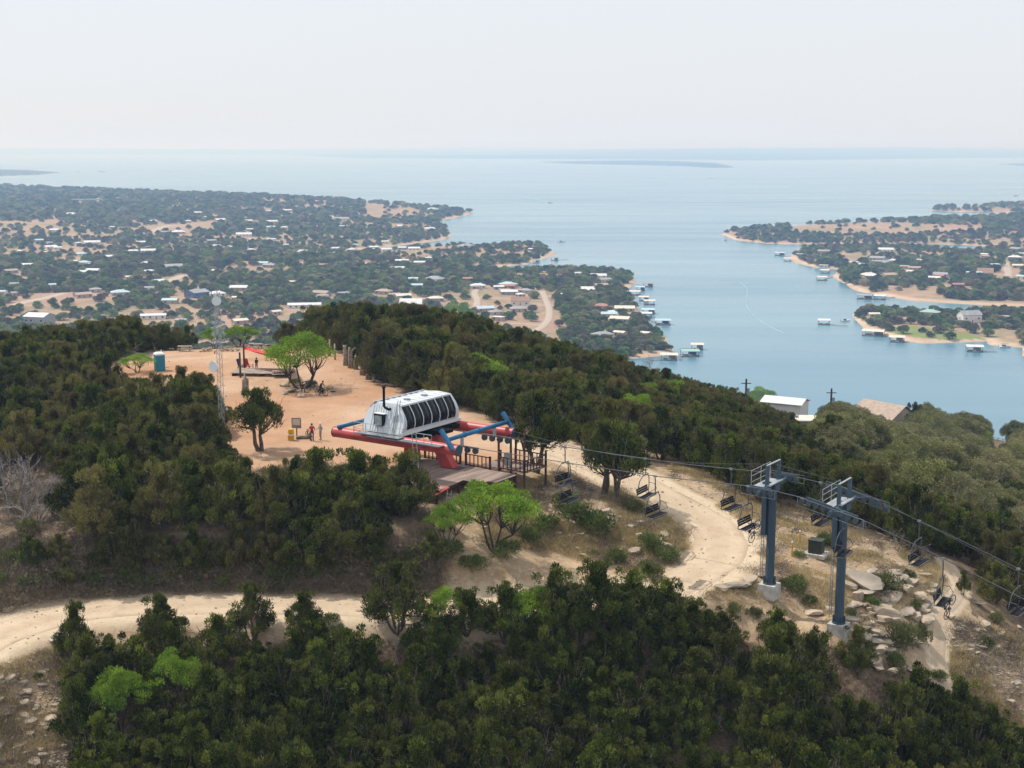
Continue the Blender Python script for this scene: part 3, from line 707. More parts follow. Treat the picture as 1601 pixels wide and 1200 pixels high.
def station():
    st = empty('lift_station', (*O0, 0), RZ, 'silver barrel-roofed chairlift top station on long faded red tubes beside the orange dirt plaza', 'lift station')
    for v_, in ((-4.05,), (4.05,)):
        b = MB().tube([(-6.6, v_, 3.4), (6.6, v_, 3.4)], .45, 20, False); tb = b.build('support_tube', M['redpaint'], st, True)
        for s_ in (-6.6, 6.6): MB().tube([(s_ - .03, v_, 3.4), (s_ * 1.008, v_, 3.4)], .47, 20).build('end_ring', M['tower'], tb)
    # hood
    prof = [(.62,3.92),(.78,4.5),(.76,5.05),(.58,5.55),(.30,6.0),(.12,6.26),(-1.25,6.36),(-2.62,6.26),(-3.0,6.05),(-3.42,5.5),(-3.62,4.8),(-3.58,4.3),(-3.45,3.92)]
    v0, v1 = -4.05, 4.2
    def ring(v_, f_, lean): return [(u_ * f_ + (1 - f_) * -1.25, v_ + lean * (z_ - 3.92), z_) for u_, z_ in prof]
    h = MB(); n = len(prof)
    secs = [ring(v0, .97, .34), ring(v0 + .6, 1.02, .14), ring(v1 - .5, 1.02, -.06), ring(v1, .97, -.2)]
    vs = [q for s_ in secs for q in s_]
    fs = []
    for i in range(3):
        for k in range(n - 1):
            if i in (0, 1, 2) and k in (1, 2, 3) and i == 1: pass
            fs.append((i * n + k, i * n + k + 1, (i + 1) * n + k + 1, (i + 1) * n + k))
    fs.append(tuple(range(n - 1, -1, -1))); fs.append(tuple(3 * n + k for k in range(n)))
    hood = mesh_obj('hood', vs, fs, M['hood'], st)
    sm = MB()
    for i in range(9):
        v_ = v0 + .95 + i * (v1 - v0 - 1.9) / 8
        sm.box((-1.25, v_, 6.375 - .02), (2.7, .05, .05))
    sm.build('roof_seam', M['white'], hood)
    MB().box((.14, .07, 6.27), (.10, 6.9, .10)).build('eave_trim', M['white'], hood)
    MB().box((-3.0, .0, 6.1), (.9, 6.6, .06), Matrix.Rotation(R(-40), 3, 'Y')).build('roof_flap', M['hood'], hood)
    MB().box((.68, .07, 3.98), (.26, 8.3, .22)).build('sill_beam', M['white'], hood)
    # six curved dark panes with white ribs
    pr = [(.80,4.32),(.90,4.72),(.88,5.1),(.70,5.56),(.42,6.0),(.27,6.2)]
    pw = 6.95 / 6
    for i in range(6):
        a = -3.6 + i * pw + .03; b_ = a + pw - .06; vv = []
        for u_, z_ in pr: vv += [(u_ - .0, a + .12 * (z_ - 4.3) * (1 if i == 0 else 0), z_), (u_, b_, z_)]
        for u_, z_ in pr: vv += [(u_ - .09, a + .12 * (z_ - 4.3) * (1 if i == 0 else 0), z_ - .02), (u_ - .09, b_, z_ - .02)]
        k = len(pr); ff = [(2 * j, 2 * j + 1, 2 * j + 3, 2 * j + 2) for j in range(k - 1)]
        ff += [(2 * j, 2 * j + 2, 2 * j + 2 + 2 * k, 2 * j + 2 * k) for j in range(k - 1)] + [(2 * j + 3, 2 * j + 1, 2 * j + 1 + 2 * k, 2 * j + 3 + 2 * k) for j in range(k - 1)]
        mesh_obj('window_pane', vv, ff, M['glass'], hood, smooth_=True)
    for i in range(7):
        a = -3.6 + i * pw; MB().tube([(u_ + .02, a, z_) for u_, z_ in pr], .04, 5).build('window_rib', M['white'], hood)
    # near end wall: ribbed panels, window box, frame
    lean = .34
    def E(u_, z_, off=0): return (u_, v0 + lean * (z_ - 3.92) - off, z_)
    for i in range(9):
        u_ = -2.75 + i * .27
        MB().tube([E(u_, 4.0, .02), E(u_, 6.15, .02)], .03, 4).build('wall_rib', M['white'], hood)
    wb = MB(); wb.box(E(-1.75, 4.98, .2), (.98, .34, .98)); wbo = wb.build('cabinet', M['black'], st)
    MB().box(E(-1.75, 4.95, .385), (.76, .03, .80)).build('cabinet_door', M['galv'], wbo)
    MB().box(E(-1.75, 5.5, .25), (1.06, .42, .05)).build('cabinet_lid', M['white'], wbo)
    ex = MB().tube([E(-.95, 5.9, -.1), E(-.95, 5.9, .25), E(-1.25, 6.0, .3), (-1.35, -3.75, 6.15), (-1.35, -3.75, 7.75)], .11, 8); exo = ex.build('exhaust_pipe', M['black'], st)
    MB().tube([(-1.35, -3.75, 7.72), (-1.35, -3.75, 7.84)], .17, 8).build('rain_cap', M['black'], exo)
    for v_ in (-1.1, 1.3):
        vt = MB().tube([(-1.0, v_, 6.3), (-1.0, v_, 6.44)], .30, 14).build('roof_vent', M['steel'], hood)
    for a_ in (-.3, -.05): MB().tube([E(a_, 4.0, .06), E(a_, 6.7, .06)], .03, 5).build('vertical_rod', M['steel'], hood)
    sf = MB(); sf.tube([(.55, -4.2, 3.95), (.75, -4.15, 5.0), (.5, -4.1, 5.7), (.15, -3.7, 6.3)], .05, 6).tube([(-.35, -4.3, 3.95), (-.2, -4.2, 5.0), (-.1, -3.9, 6.2)], .04, 6); sf.build('corner_frame', M['white'], hood)
    # belly and machinery below the hood
    MB().box((-1.3, .1, 3.80), (3.6, 8.0, .22)).build('belly_frame', M['black'], st)
    bw = MB().tube([(-1.4, 0, 3.22), (-1.4, 0, 3.48)], 2.35, 36); bwo = bw.build('bullwheel', M['black'], st)
    sp_ = MB()
    for k in range(6): sp_.box((-1.4, 0, 3.2), (4.4, .14, .06), Matrix.Rotation(R(30 * k), 3, 'Z'))
    sp_.build('spoke', M['steel'], bwo); MB().tube([(-1.4, 0, 2.9), (-1.4, 0, 3.7)], .35, 12).build('hub', M['steel'], bwo)
    MB().box((.9, .5, 3.62), (2.4, 1.6, .3)).box((.2, 3.2, 3.5), (1.8, 1.3, .35)).build('drive_frame', M['black'], st)
    for s_ in (-1, 1):   # mast legs
        top = Vector((-.8 + s_ * 1.0, .6, 3.75)); bot = Vector((2.6 if s_ > 0 else -2.0, .7, -.15)); d = bot - top
        a = MB(); w0, w1 = .55, .72; vv = []
        for p, w_ in ((top, w0), (bot, w1)):
            for x_, y_ in ((-1, -1), (1, -1), (1, 1), (-1, 1)): vv.append(p + Vector((x_ * w_ * .9, y_ * w_ * .62, 0)))
        a.add(vv, [(3,2,1,0),(4,5,6,7),(0,1,5,4),(1,2,6,5),(2,3,7,6),(3,0,4,7)]); lg = a.build('support_leg', M['redpaint'], st)
        MB().box((bot.x, bot.y, .52), (2.0, 1.5, .06)).build('foot_plate', M['darkwood'], lg)
    # blue cross beams with tilted guards
    for u_, z_ in ((5.7, 4.25), (-5.9, 3.95)):
        b = MB().tube([(u_, -4.4, z_), (u_, 4.4, z_)], .19, 14).build('cross_beam', M['blue'], st, True)
        if u_ > 0:
            for v_ in (-4.4, 4.45):
                MB().tube([(u_ - .62, v_, z_ + .75), (u_ + .62, v_, z_ - .78)], .21, 12).build('beam_end_guard', M['blue'], b)
            for v_ in (-2.0, 0): MB().tube([(u_, v_ - .04, z_), (u_, v_ + .04, z_)], .24, 14).build('flange', M['blue'], b)
            for v_ in (-G, G):
                MB().tube([(u_, v_, z_), (u_, v_, z_ - .9)], .15, 10).build('hanger_pipe', M['galv'], b)
    for v_ in (-G, G):
        fr = MB().box((5.9, v_, 3.35), (2.9, .10, .16)).build('sheave_train', M['steel'], st)
        for k in range(4): MB().tube([(4.65 + k * .8, v_ - .09, 3.12), (4.65 + k * .8, v_ + .09, 3.12)], .27, 14).build('sheave', M['sheave'], fr)
    # catwalk, railings and ladder by the near tube
    cw = MB().box((1.6, -4.75, 3.72), (7.6, .72, .07)).box((-1.2, -4.6, 3.86), (4.6, .9, .05)).build('catwalk', M['steel'], st)
    rl = MB()
    def rail(p0, p1, hgt=.95, posts=3, mb=rl):
        p0, p1 = Vector(p0), Vector(p1)
        for z_ in (hgt, hgt * .5): mb.tube([p0 + Vector((0, 0, z_)), p1 + Vector((0, 0, z_))], .028, 5)
        for k in range(posts): q = p0.lerp(p1, k / (posts - 1)); mb.tube([q, q + Vector((0, 0, hgt))], .028, 5)
    rail((-3.6, -5.05, 3.8), (-1.0, -5.05, 3.8), 1.0, 3); rail((-4.0, -4.6, 3.7), (-4.0, -3.4, 3.7), 1.0, 2); rail((-4.0, -4.6, 3.7), (-3.6, -5.05, 3.8), 1.0, 2)
    rail((-.4, -5.1, 3.8), (1.8, -5.1, 3.8), 1.0, 3); rail((3.0, -5.0, 3.8), (4.6, -5.0, 3.8), .8, 3)
    tag(rl.build('handrail', M['galv'], cw), kind='stuff')
    ld = MB()
    for s_ in (-.22, .22): ld.tube([(2.9 + s_, -5.15, 4.5), (3.5 + s_, -5.5, .2)], .03, 5)
    for k in range(12): f_ = k / 12; ld.tube([(2.68 + f_ * .6, -5.15 - f_ * .35, 4.5 - f_ * 4.3), (3.12 + f_ * .6, -5.15 - f_ * .35, 4.5 - f_ * 4.3)], .02, 4)
    ld.build('ladder', M['galv'], st)
    return st
ST = station()

def pole(mb, x, y, z0, z1, r=.07): mb.box((x, y, (z0 + z1) / 2), (r * 2, r * 2, z1 - z0))
def railing(root, pts, z, name='railing', h=1.05, m=None):
    for (x0, y0), (x1, y1) in zip(pts[:-1], pts[1:]):
        L = math.hypot(x1 - x0, y1 - y0); k = max(2, int(L / .42)); mb = MB()
        a = math.atan2(y1 - y0, x1 - x0); rot = Matrix.Rotation(a, 3, 'Z')
        for zz in (.12, h): mb.box(((x0 + x1) / 2, (y0 + y1) / 2, z + zz), (L, .09, .08), rot)
        for i in range(k + 1):
            f_ = i / k; big = i in (0, k); w_ = .075 if big else .035
            mb.box((x0 + (x1 - x0) * f_, y0 + (y1 - y0) * f_, z + h * .5 + (.05 if big else 0)), (w_ * 2, w_ * 2, h + (.12 if big else 0)))
        mb.build(name, m or M['darkwood'], root)
dk = empty('unloading_deck', (*O0, 0), RZ, 'raised timber unloading ramp with a red painted corner under the chairlift station', 'deck')
dz = .5
dpoly = [(-2.2,-5.9),(6.35,-6.6),(5.9,-2.6),(8.6,-1.6),(8.6,1.6),(-2.2,2.2)]
def prism_at(name, poly, z0, z1, m, root): return MB().prism(poly, z0, z1).build(name, m, root)
# deck boards laid one by one, clipped to the deck outline
def clip_rows(poly, w, axis=1):
    ys = [p[1] for p in poly]; y = min(ys); out = []
    while y < max(ys) - .05:
        ym = y + w / 2; xs = []
        for (x0, y0), (x1, y1) in zip(poly, poly[1:] + poly[:1]):
            if (y0 > ym) != (y1 > ym): xs.append(x0 + (ym - y0) * (x1 - x0) / (y1 - y0))
        xs.sort()
        for a, b in zip(xs[::2], xs[1::2]): out.append((a, b, ym))
        y += w
    return out
for a, b, ym in clip_rows(dpoly, .41):
    MB().box(((a + b) / 2, ym, dz + .02 + .008 * random.random()), (b - a, .385, .05)).build('plank', M['deck'], dk)
prism_at('deck_frame', [(x * .985, y * .985) for x, y in dpoly], dz - .28, dz - .02, M['darkwood'], dk)
rp = MB().add([(3.2,-6.75,dz-.15),(6.5,-6.95,dz-.15),(6.45,-5.1,dz+.075),(4.3,-5.0,dz+.075),(3.2,-6.75,dz-.25),(6.5,-6.95,dz-.25),(6.45,-5.1,dz),(4.3,-5.0,dz)], [(0,1,2,3),(7,6,5,4),(0,4,5,1),(1,5,6,2),(2,6,7,3),(3,7,4,0)]); rp.build('red_corner', M['redpaint'], dk)
for x, y in ((6.2,-6.5),(3.2,-6.4),(5.8,-3),(8.4,-1.5),(8.4,1.4),(0,-6)):
    MB().box((x, y, dz - 1.0), (.18, .18, 1.6)).build('deck_post', M['darkwood'], dk)
railing(dk, [(-1.6, 2.1), (2.4, 1.9)], dz); railing(dk, [(-1.8,-5.7),(-1.8,-3.2)], dz)
mbs = MB()
for k in range(5): mbs.tube([(6.9, -6.1 - .0, dz - .2 - k * .28), (7.3, -6.1, dz - .2 - k * .28)], .025, 4)
for s_ in (6.9, 7.3): mbs.tube([(s_, -6.0, dz + .1), (s_, -6.3, dz - 1.6)], .03, 4)
mbs.build('step_ladder', M['galv'], dk)

op = empty('operator_platform', (*O0, 0), RZ, 'small raised timber operator platform with dark red railings right of the station leg', 'platform')
oz = .75
for a, b, ym in clip_rows([(4.4, 2.2), (9.3, 1.4), (9.6, 4.6), (4.6, 4.9)], .41):
    MB().box(((a + b) / 2, ym, oz), (b - a, .385, .06)).build('plank', M['deck'], op)
railing(op, [(9.3, 1.5), (9.5, 4.5)], oz); railing(op, [(9.5, 4.5), (6.2, 4.8)], oz); railing(op, [(6.6, 1.7), (9.3, 1.5)], oz); railing(op, [(3.0, 1.9), (5.6, 1.8)], dz)
for x, y, z1 in ((9.3,1.5,4.6),(9.5,4.5,2.2),(6.3,4.7,3.6),(6.5,1.8,3.3),(7.2,2.6,3.4),(4.7,4.7,1.6)):
    m_ = MB(); pole(m_, x, y, -.8, z1, .07); m_.build('post', M['darkwood'], op)
MB().box((7.0, 2.4, 1.5), (.5, .35, 1.1)).build('control_box', M['galv'], op)
MB().box((6.9, 3.4, 3.1), (1.6, .12, .12)).box((6.4, 3.2, 3.25), (.12, 3.0, .12)).build('cross_bar', M['darkwood'], op)

# haul rope: one loop round the bullwheel
rb = MB(); ts = [a for a, b in ROPE_T]; tt = sorted(set(list(np.arange(-1.4, 95, 1.5)) + ts))
tt = [t for t in tt if t >= -1.4]
loop = [loc(t, -G, rope_z(t)) for t in tt[::-1]] + [loc(-1.4 - G * math.sin(a), -G * math.cos(a), 3.35) for a in np.linspace(.15, math.pi - .15, 14)] + [loc(t, G, rope_z(t)) for t in tt]
rb.tube(loop, .034, 5); tag(rb.build('haul_rope', M['cable'], None, True), 'steel haul rope of the chairlift running over both blue towers', 'cable')
cb = MB(); cb.tube([loc(9.0, .1, 4.6)] + [loc(t, .1, 4.6 - .9 * math.sin((t - 9) / 23 * math.pi) + .25 * (t - 9) / 23) for t in np.linspace(10, 31.9, 16)] + [loc(t, .1, 4.85 - (t - 32) * .12) for t in np.linspace(32, 37.4, 5)] + [loc(t, .1, 4.2 - (t - 37.4) * .33 - .6 * math.sin((t - 37.4) / 57.6 * math.pi)) for t in np.linspace(38, 95, 24)], .018, 4)
tag(cb.build('signal_cable', M['cable'], None, True), 'thin signal cable strung above the chairlift rope between the towers', 'cable')

def tower(t, label, ladder_h, zbase, big):
    p = loc(t, 0, zbase); root = empty('lift_tower', p, RZ, label, 'lift tower', 'blue chairlift towers')
    zr = rope_z(t) - zbase; zc = zr - .38
    MB().box((0, 0, -.42), (1.3, 1.25, 1.1)).build('footing', M['concrete'], root)
    tb = MB().tube([(0, 0, .13), (0, 0, .25), (0, 0, .25), (0, 0, zc - .1)], [.48, .48, .33, .32], 26); tube_ = tb.build('tower_tube', M['tower'], root, False)
    for k in range(8):
        a = k * math.pi / 4; MB().box((.41 * math.cos(a), .41 * math.sin(a), .45), (.14, .03, .42), Matrix.Rotation(a, 3, 'Z')).build('gusset', M['tower'], tube_)
    arm = MB().tube([(0, -G - .45, zc), (0, G + .45, zc)], .17, 12).box((0, 0, zc - .1), (.8, .9, .5)).build('crossarm', M['tower'], root)
    for v_ in (-1.05, 1.05): MB().box((0, v_, zc + .85), (.22, .26, 1.7)).build('frame_post', M['tower'], root)
    MB().box((0, 0, zc + 1.74), (.12, 2.4, .06)).build('top_beam', M['galv'], root)
    MB().box((.16, 0, zc + .26), (.30, 2.4, .07)).build('step_beam', M['galv'], root)
    wk = MB().box((-.6, 0, zc + .12), (.75, 3.2, .06)).build('work_platform', M['galv'], root)
    for z_ in (.5, .95, 1.35): MB().tube([(-.95, -1.7, zc + z_), (-.95, 1.7, zc + z_)], .02, 5).build('handrail', M['galv'], wk)
    for v_ in (-1.7, 0, 1.7): MB().tube([(-.95, v_, zc + .1), (-.95, v_, zc + 1.35)], .03, 5).build('rail_post', M['galv'], wk)
    n_ = 8 if big else 4
    for v_ in (-G, G):
        half = (n_ - 1) * .27
        ang_ = math.atan2(rope_z(t + half) - rope_z(t - half), 2 * half)
        mb = MB(); rot = Matrix.Rotation(-ang_, 3, 'Y')
        for s_ in (-1, 1):
            c = Vector((s_ * half * .5, v_, rope_z(t + s_ * half * .5) - zbase - .02)); mb.box(c, (half * 1.0, .09, .22), rot); mb.tube([Vector((s_ * half * .5, v_, c.z + .1)), Vector((0, v_, zc))], .06, 6)
        sd = 1 if v_ > 0 else -1
        fr_ = mb.build('sheave_train', M['tower'], root)
        for k in range(n_):
            u_ = -half + k * .54 + ((.35 if k > 3 else -.35) if big else 0); z_ = rope_z(t + u_) - zbase - .28
            MB().tube([(u_, v_ - .08, z_), (u_, v_ + .08, z_)], .215, 14).build('sheave', M['sheave'], fr_)
        cw = MB(); z_a = rope_z(t - half - .4) - zbase; z_b = rope_z(t + half + .4) - zbase
        for dz_ in (-.5, .12):
            cw.tube([(-half - .5, v_ + sd * .35, z_a + dz_), (half + .5, v_ + sd * .35, z_b + dz_)], .02, 4)
        for s_, zz in ((-half - .5, z_a), (half + .5, z_b)): cw.tube([(s_, v_ + sd * .35, zz - .55), (s_, v_ + sd * .35, zz + .12)], .02, 4)
        cw.build('sheave_catwalk', M['steel'], fr_)
    ld = MB(); h1 = zc - .2
    for s_ in (-.2, .2): ld.tube([(-.62, s_ - .1, .6), (-.62, s_ - .1, h1)], .028, 5)
    k = .8
    while k < h1: ld.tube([(-.62, -.3, k), (-.62, .1, k)], .018, 4); k += .31
    for k in (1.5, h1 * .5, h1 - .6): ld.box((-.5, -.1, k), (.3, .04, .04))
    ld.build('ladder', M['steel'], root)
    MB().box((-.47, -.15, h1 - 1.5), (.36, .5, 3.1 if big else 4.0)).build('cable_shroud', M['tower'], root)
    return root
p1 = loc(T1, 0); p2 = loc(T2, 0)
tower(T1, 'slate blue chairlift tower on a concrete block beside the road bend', 5, -4.3, False)
tower(T2, 'taller slate blue chairlift tower rising from the limestone boulders', 7, -6.25, True)

def make_chair(label='quad chairlift chair'):
    r_ = empty('lift_chair', (0, 0, 0), RZ, label, 'lift chair', 'chairs hanging from the chairlift rope')
    MB().box((0, 0, .02), (.26, .10, .14)).build('grip', M['steel'], r_)
    MB().tube([(0, 0, 0), (.05, 0, -.4), (.05, 0, -1.25)], .045, 6).build('hanger', M['cable'], r_)
    fr = MB()
    for s_ in (-1, 1):
        fr.tube([(.05, 0, -1.25), (.02, s_ * .45, -1.3), (-.05, s_ * .85, -1.65), (-.12, s_ * 1.03, -2.3), (-.18, s_ * 1.05, -2.95), (.5, s_ * 1.05, -2.98)], .038, 6)
    fr.tube([(.05, -.5, -1.28), (.05, .5, -1.28)], .05, 6)
    fr.build('bail', M['cable'], r_)
    sb = MB()
    for s_ in (-1, 1): sb.tube([(-.1, s_ * .98, -2.1), (.35, s_ * .98, -2.15), (.62, s_ * .9, -2.5)], .025, 5)
    sb.tube([(.62, -.9, -2.5), (.62, .9, -2.5)], .025, 5)
    sb.build('safety_bar', M['cable'], r_)
    st_ = MB()
    for k in range(4): st_.box((-.02 + k * .145, 0, -2.96 + .01 * k), (.13, 2.0, .045))
    st_.build('seat', M['black'], r_)
    bk = MB()
    for k in range(3): bk.box((-.20 - k * .035, 0, -2.72 + k * .17), (.045, 2.0, .145))
    bk.build('backrest', M['black'], r_)
    MB().box((.55, 0, -2.99), (.05, 2.0, .09)).build('seat_edge', M['cable'], r_)
    return r_
def t_at_px(px, v):
    tt = np.linspace(7, 80, 4000); x, _, _ = project(O0[0] + UX * tt + VX * v, O0[1] + UY * tt + VY * v, np.interp(tt, [a for a, b in ROPE_T], [b for a, b in ROPE_T]))
    return float(tt[np.argmin(abs(x - px))])
ch0 = make_chair(); CH = {}
lst = [('far',883,'empty black chairlift chair on the far rope nearest the station'),('far',1009,'empty chairlift chair on the far rope hanging beside the twin-trunk junipers'),('far',1143,'empty chair on the far rope just before the first blue tower'),('far',1283,'empty dark chair on the far rope between the two blue towers'),('far',1437,'empty chair on the far rope past the taller tower above the dead branches'),('far',1592,'empty chair farthest down the far rope over the dark junipers'),
       ('near',888,'empty black chairlift chair on the near rope nearest the station'),('near',1024,'empty chair on the near rope hanging over the inner edge of the road bend'),('near',1170,'chair on the near rope carrying a bicycle beside the first blue tower'),('near',1317,'empty dark chair passing in front of the taller blue tower'),('near',1474,'chair carrying a bicycle over the start of the foot trail')]
bikes_on = []
for i, (sd, px, lab) in enumerate(lst):
    c = ch0 if i == 0 else copy_tree(ch0)
    v_ = G if sd == 'far' else -G; t = t_at_px(px, v_); c.location = loc(t, v_, rope_z(t) - .03); c['label'] = lab
    c.rotation_euler = (0, 0, RZ + R(random.uniform(-5, 5)))
    if 'carrying' in lab: bikes_on.append(c)

# ------------------------------------------------------------------ bicycle
def bicycle(label, group=None, col='black'):
    b = empty('bicycle', (0, 0, 0), 0, label, 'bicycle', group)
    for x in (-.53, .53):
        mb = MB(); pts = [(x + .35 * math.cos(a), 0, .36 + .35 * math.sin(a)) for a in np.linspace(0, 2 * math.pi, 21)]
        mb.tube(pts, .028, 5, False); w_ = mb.build('wheel', M['black'], b)
        s_ = MB()
        for k in range(6): a = k * math.pi / 6; s_.tube([(x + .33 * math.cos(a), 0, .36 + .33 * math.sin(a)), (x - .33 * math.cos(a), 0, .36 - .33 * math.sin(a))], .006, 3)
        s_.tube([(x, -.05, .36), (x, .05, .36)], .03, 6); s_.build('spokes', M['steel'], w_)
    f = MB(); bb = (-.08, 0, .32); hd = (.38, 0, .82); sd_ = (-.2, 0, .82)
    for a, c in ((bb, hd), (bb, sd_), (sd_, hd), (sd_, (-.53, 0, .36)), (bb, (-.53, 0, .36))): f.tube([a, c], .024, 5)
    f.build('frame', M[col], b)
    MB().tube([(.35, 0, .95), (.40, 0, .78), (.53, 0, .36)], .025, 5).build('fork', M['steel'], b)
    MB().tube([(.33, -.33, .97), (.37, 0, .96), (.33, .33, .97)], .018, 5).build('handlebar', M['black'], b)
    MB().box((-.24, 0, .93), (.26, .12, .05)).tube([(-.21, 0, .8), (-.24, 0, .92)], .015, 4).build('saddle', M['black'], b)
    MB().tube([(-.08, -.09, .32), (-.08, .09, .32)], .09, 10).tube([(-.08, .09, .32), (.06, .12, .22)], .015, 4).tube([(-.08, -.09, .32), (-.22, -.12, .42)], .015, 4).build('crank', M['steel'], b)
    return b
for i, c in enumerate(bikes_on):
    b = bicycle(['black bicycle hung upright on the chair beside the first blue tower', 'black bicycle hanging from the chair over the foot trail'][i], 'bicycles carried up on the lift chairs')
    b.location = c.location + Vector((UX * .75, UY * .75, -3.35)) + Vector((VX * .1, VY * .1, 0)); b.rotation_euler = (R(8), R(-58), RZ + R(70) * (1 if i else 1))

# ------------------------------------------------------------------ antenna mast
mx_, my_ = at_z(349, 712, -.4)
mast = empty('antenna_mast', (float(mx_), float(my_), -.4), .2, 'tall thin steel lattice antenna mast with round dishes among the junipers', 'antenna mast')
_h_top = 15.1; tri = [(0, .27), (-.235, -.135), (.235, -.135)]
for x, y in tri: MB().tube([(x, y, -.3), (x, y, _h_top)], .026, 6).build('mast_leg', M['galv'], mast)
lat = MB(); z = 0; k = 0
while z < _h_top - .3:
    for i in range(3):
        a, b = tri[i], tri[(i + 1) % 3]
        if (k + i) % 2: a, b = b, a
        lat.tube([(a[0], a[1], z), (b[0], b[1], z + .42)], .016, 4); 
    k += 1; z += .42
lat.build('lattice_bracing', M['galv'], mast)
MB().tube([(-.5, 0, _h_top - 2.5), (-.5, 0, _h_top + 1.9)], .035, 5).tube([(0, 0, _h_top - .5), (0, 0, _h_top + .7)], .03, 5).box((-.25, 0, _h_top - 2.2), (.6, .05, .05)).box((-.25, 0, _h_top - .6), (.6, .05, .05)).build('whip_antenna', M['steel'], mast)
def dish(z, r_, x, y, face, nm='dish_antenna'):
    mb = MB(); d = Vector(face).normalized(); c = Vector((x, y, z))
    mb.tube([c, c + d * r_ * .45, c + d * r_ * .62], [r_ * .45, r_, r_ * 1.0], 20); mb.build(nm, M['white'], mast, False)
dish(_h_top - .75, .42, -.05, -.3, (-.1, -1, .05)); dish(8.4, .52, -.35, -.3, (-.7, -.7, 0)); dish(4.4, .14, .45, -.2, (.6, -.7, 0)); dish(5.6, .12, .42, -.15, (.6, -.7, 0))
rg = np.random.default_rng(3)
for lev in (10.7, 11.25, 11.8, 12.35):
    for k in range(6):
        a = k * math.pi / 3 + lev; x, y = .55 * math.cos(a), .55 * math.sin(a)
        MB().tube([(x, y, lev - .11), (x, y, lev + .13)], .085, 8).box((x * .6, y * .6, lev), (.05, .05, .05)).build('panel_antenna', M['galv'], mast)
mb = MB()
for lev in (10.6, 11.5, 12.4): mb.tube([(.5 * math.cos(a), .5 * math.sin(a), lev) for a in np.linspace(0, 6.283, 13)], .02, 4, False)
mb.build('mounting_ring', M['galv'], mast)

# ------------------------------------------------------------------ trees of the hill
SKYL = [(-200,520),(0,515),(60,522),(95,500),(150,497),(200,488),(228,512),(262,516),(292,516),(296,534),(420,528),(440,513),(470,512),(492,480),(520,472),(600,474),(660,480),(690,490),(740,500),(800,516),(850,526),(900,546),(960,560),(1000,576),(1050,590),(1100,603),(1150,617),(1190,640),(1250,655),(1310,632),(1350,648),(1400,650),(1440,632),(1480,652),(1540,655),(1601,668),(1800,700)]
KEEP = [
 [(165,572),(235,545),(300,541),(420,536),(500,535),(545,556),(572,592),(640,606),(700,622),(740,646),(745,658),(800,654),(822,672),(880,682),(960,700),(1050,712),(1110,735),(1180,775),(1250,792),(1330,822),(1400,842),(1430,870),(1455,868),(1495,868),(1520,890),(1545,945),(1601,980),(1640,1040),(1640,1130),(1575,1110),(1535,1060),(1440,1045),(1360,1050),(1340,1015),(1300,990),(1240,975),(1150,960),(1090,945),(1050,925),(1010,905),(960,890),(900,880),(860,868),(760,862),(710,850),(690,800),(668,760),(640,720),(600,706),(480,718),(455,715),(400,712),(370,702),(355,640),(372,600),(345,598),(300,575),(268,580),(200,585)],
 [(-80,940),(100,925),(330,917),(560,917),(572,960),(500,962),(470,950),(430,955),(395,922),(360,945),(300,930),(215,950),(130,948),(95,1000),(85,1060),(95,1120),(110,1210),(-80,1250)],
 [(-80,890),(60,890),(120,902),(250,906),(420,906),(560,908),(690,900),(700,925),(560,925),(330,925),(100,935),(-80,945)],
 [(505,655),(740,655),(740,735),(680,738),(668,722),(600,703),(505,697)],
 [(4,722),(78,722),(78,800),(4,800)], [(168,1092),(210,1092),(210,1132),(168,1132)], [(258,1056),(300,1056),(300,1080),(258,1080)], [(8,616),(32,616),(32,638),(8,638)],
 [(236,545),(266,545),(266,582),(236,582)], [(1196,604),(1256,604),(1256,640),(1240,660),(1276,664),(1276,640),(1210,640)], [(1340,618),(1418,640),(1412,662),(1380,650),(1345,636)],
 [(1545,676),(1575,676),(1575,702),(1545,698)]]
SPEC = []
def occ(x, y, z, R_, H_):
    """projected crown: centre and radii"""
    cx, cy, d = project(x, y, z + H_ * .55); return cx, cy, R_ * FP / d, H_ * .46 * FP / d, d
def fill(region, spacing, kinds, seed, jitter=.42, ylim=(0, 9999)):
    """jittered hex grid in the ground plane"""
    rg = np.random.default_rng(seed); x0, x1, y0, y1 = region
    out = []
    ny = int((y1 - y0) / (spacing * .866)) + 1; nx = int((x1 - x0) / spacing) + 1
    X, Y = np.meshgrid(np.arange(nx), np.arange(ny)); X = x0 + (X + .5 * (Y % 2)) * spacing; Y = y0 + Y * spacing * .866
    X = (X + rg.normal(0, jitter * spacing * .5, X.shape)).ravel(); Y = (Y + rg.normal(0, jitter * spacing * .5, Y.shape)).ravel()
    return X, Y
TREES = []     # kind, x, y, z, scale, height factor
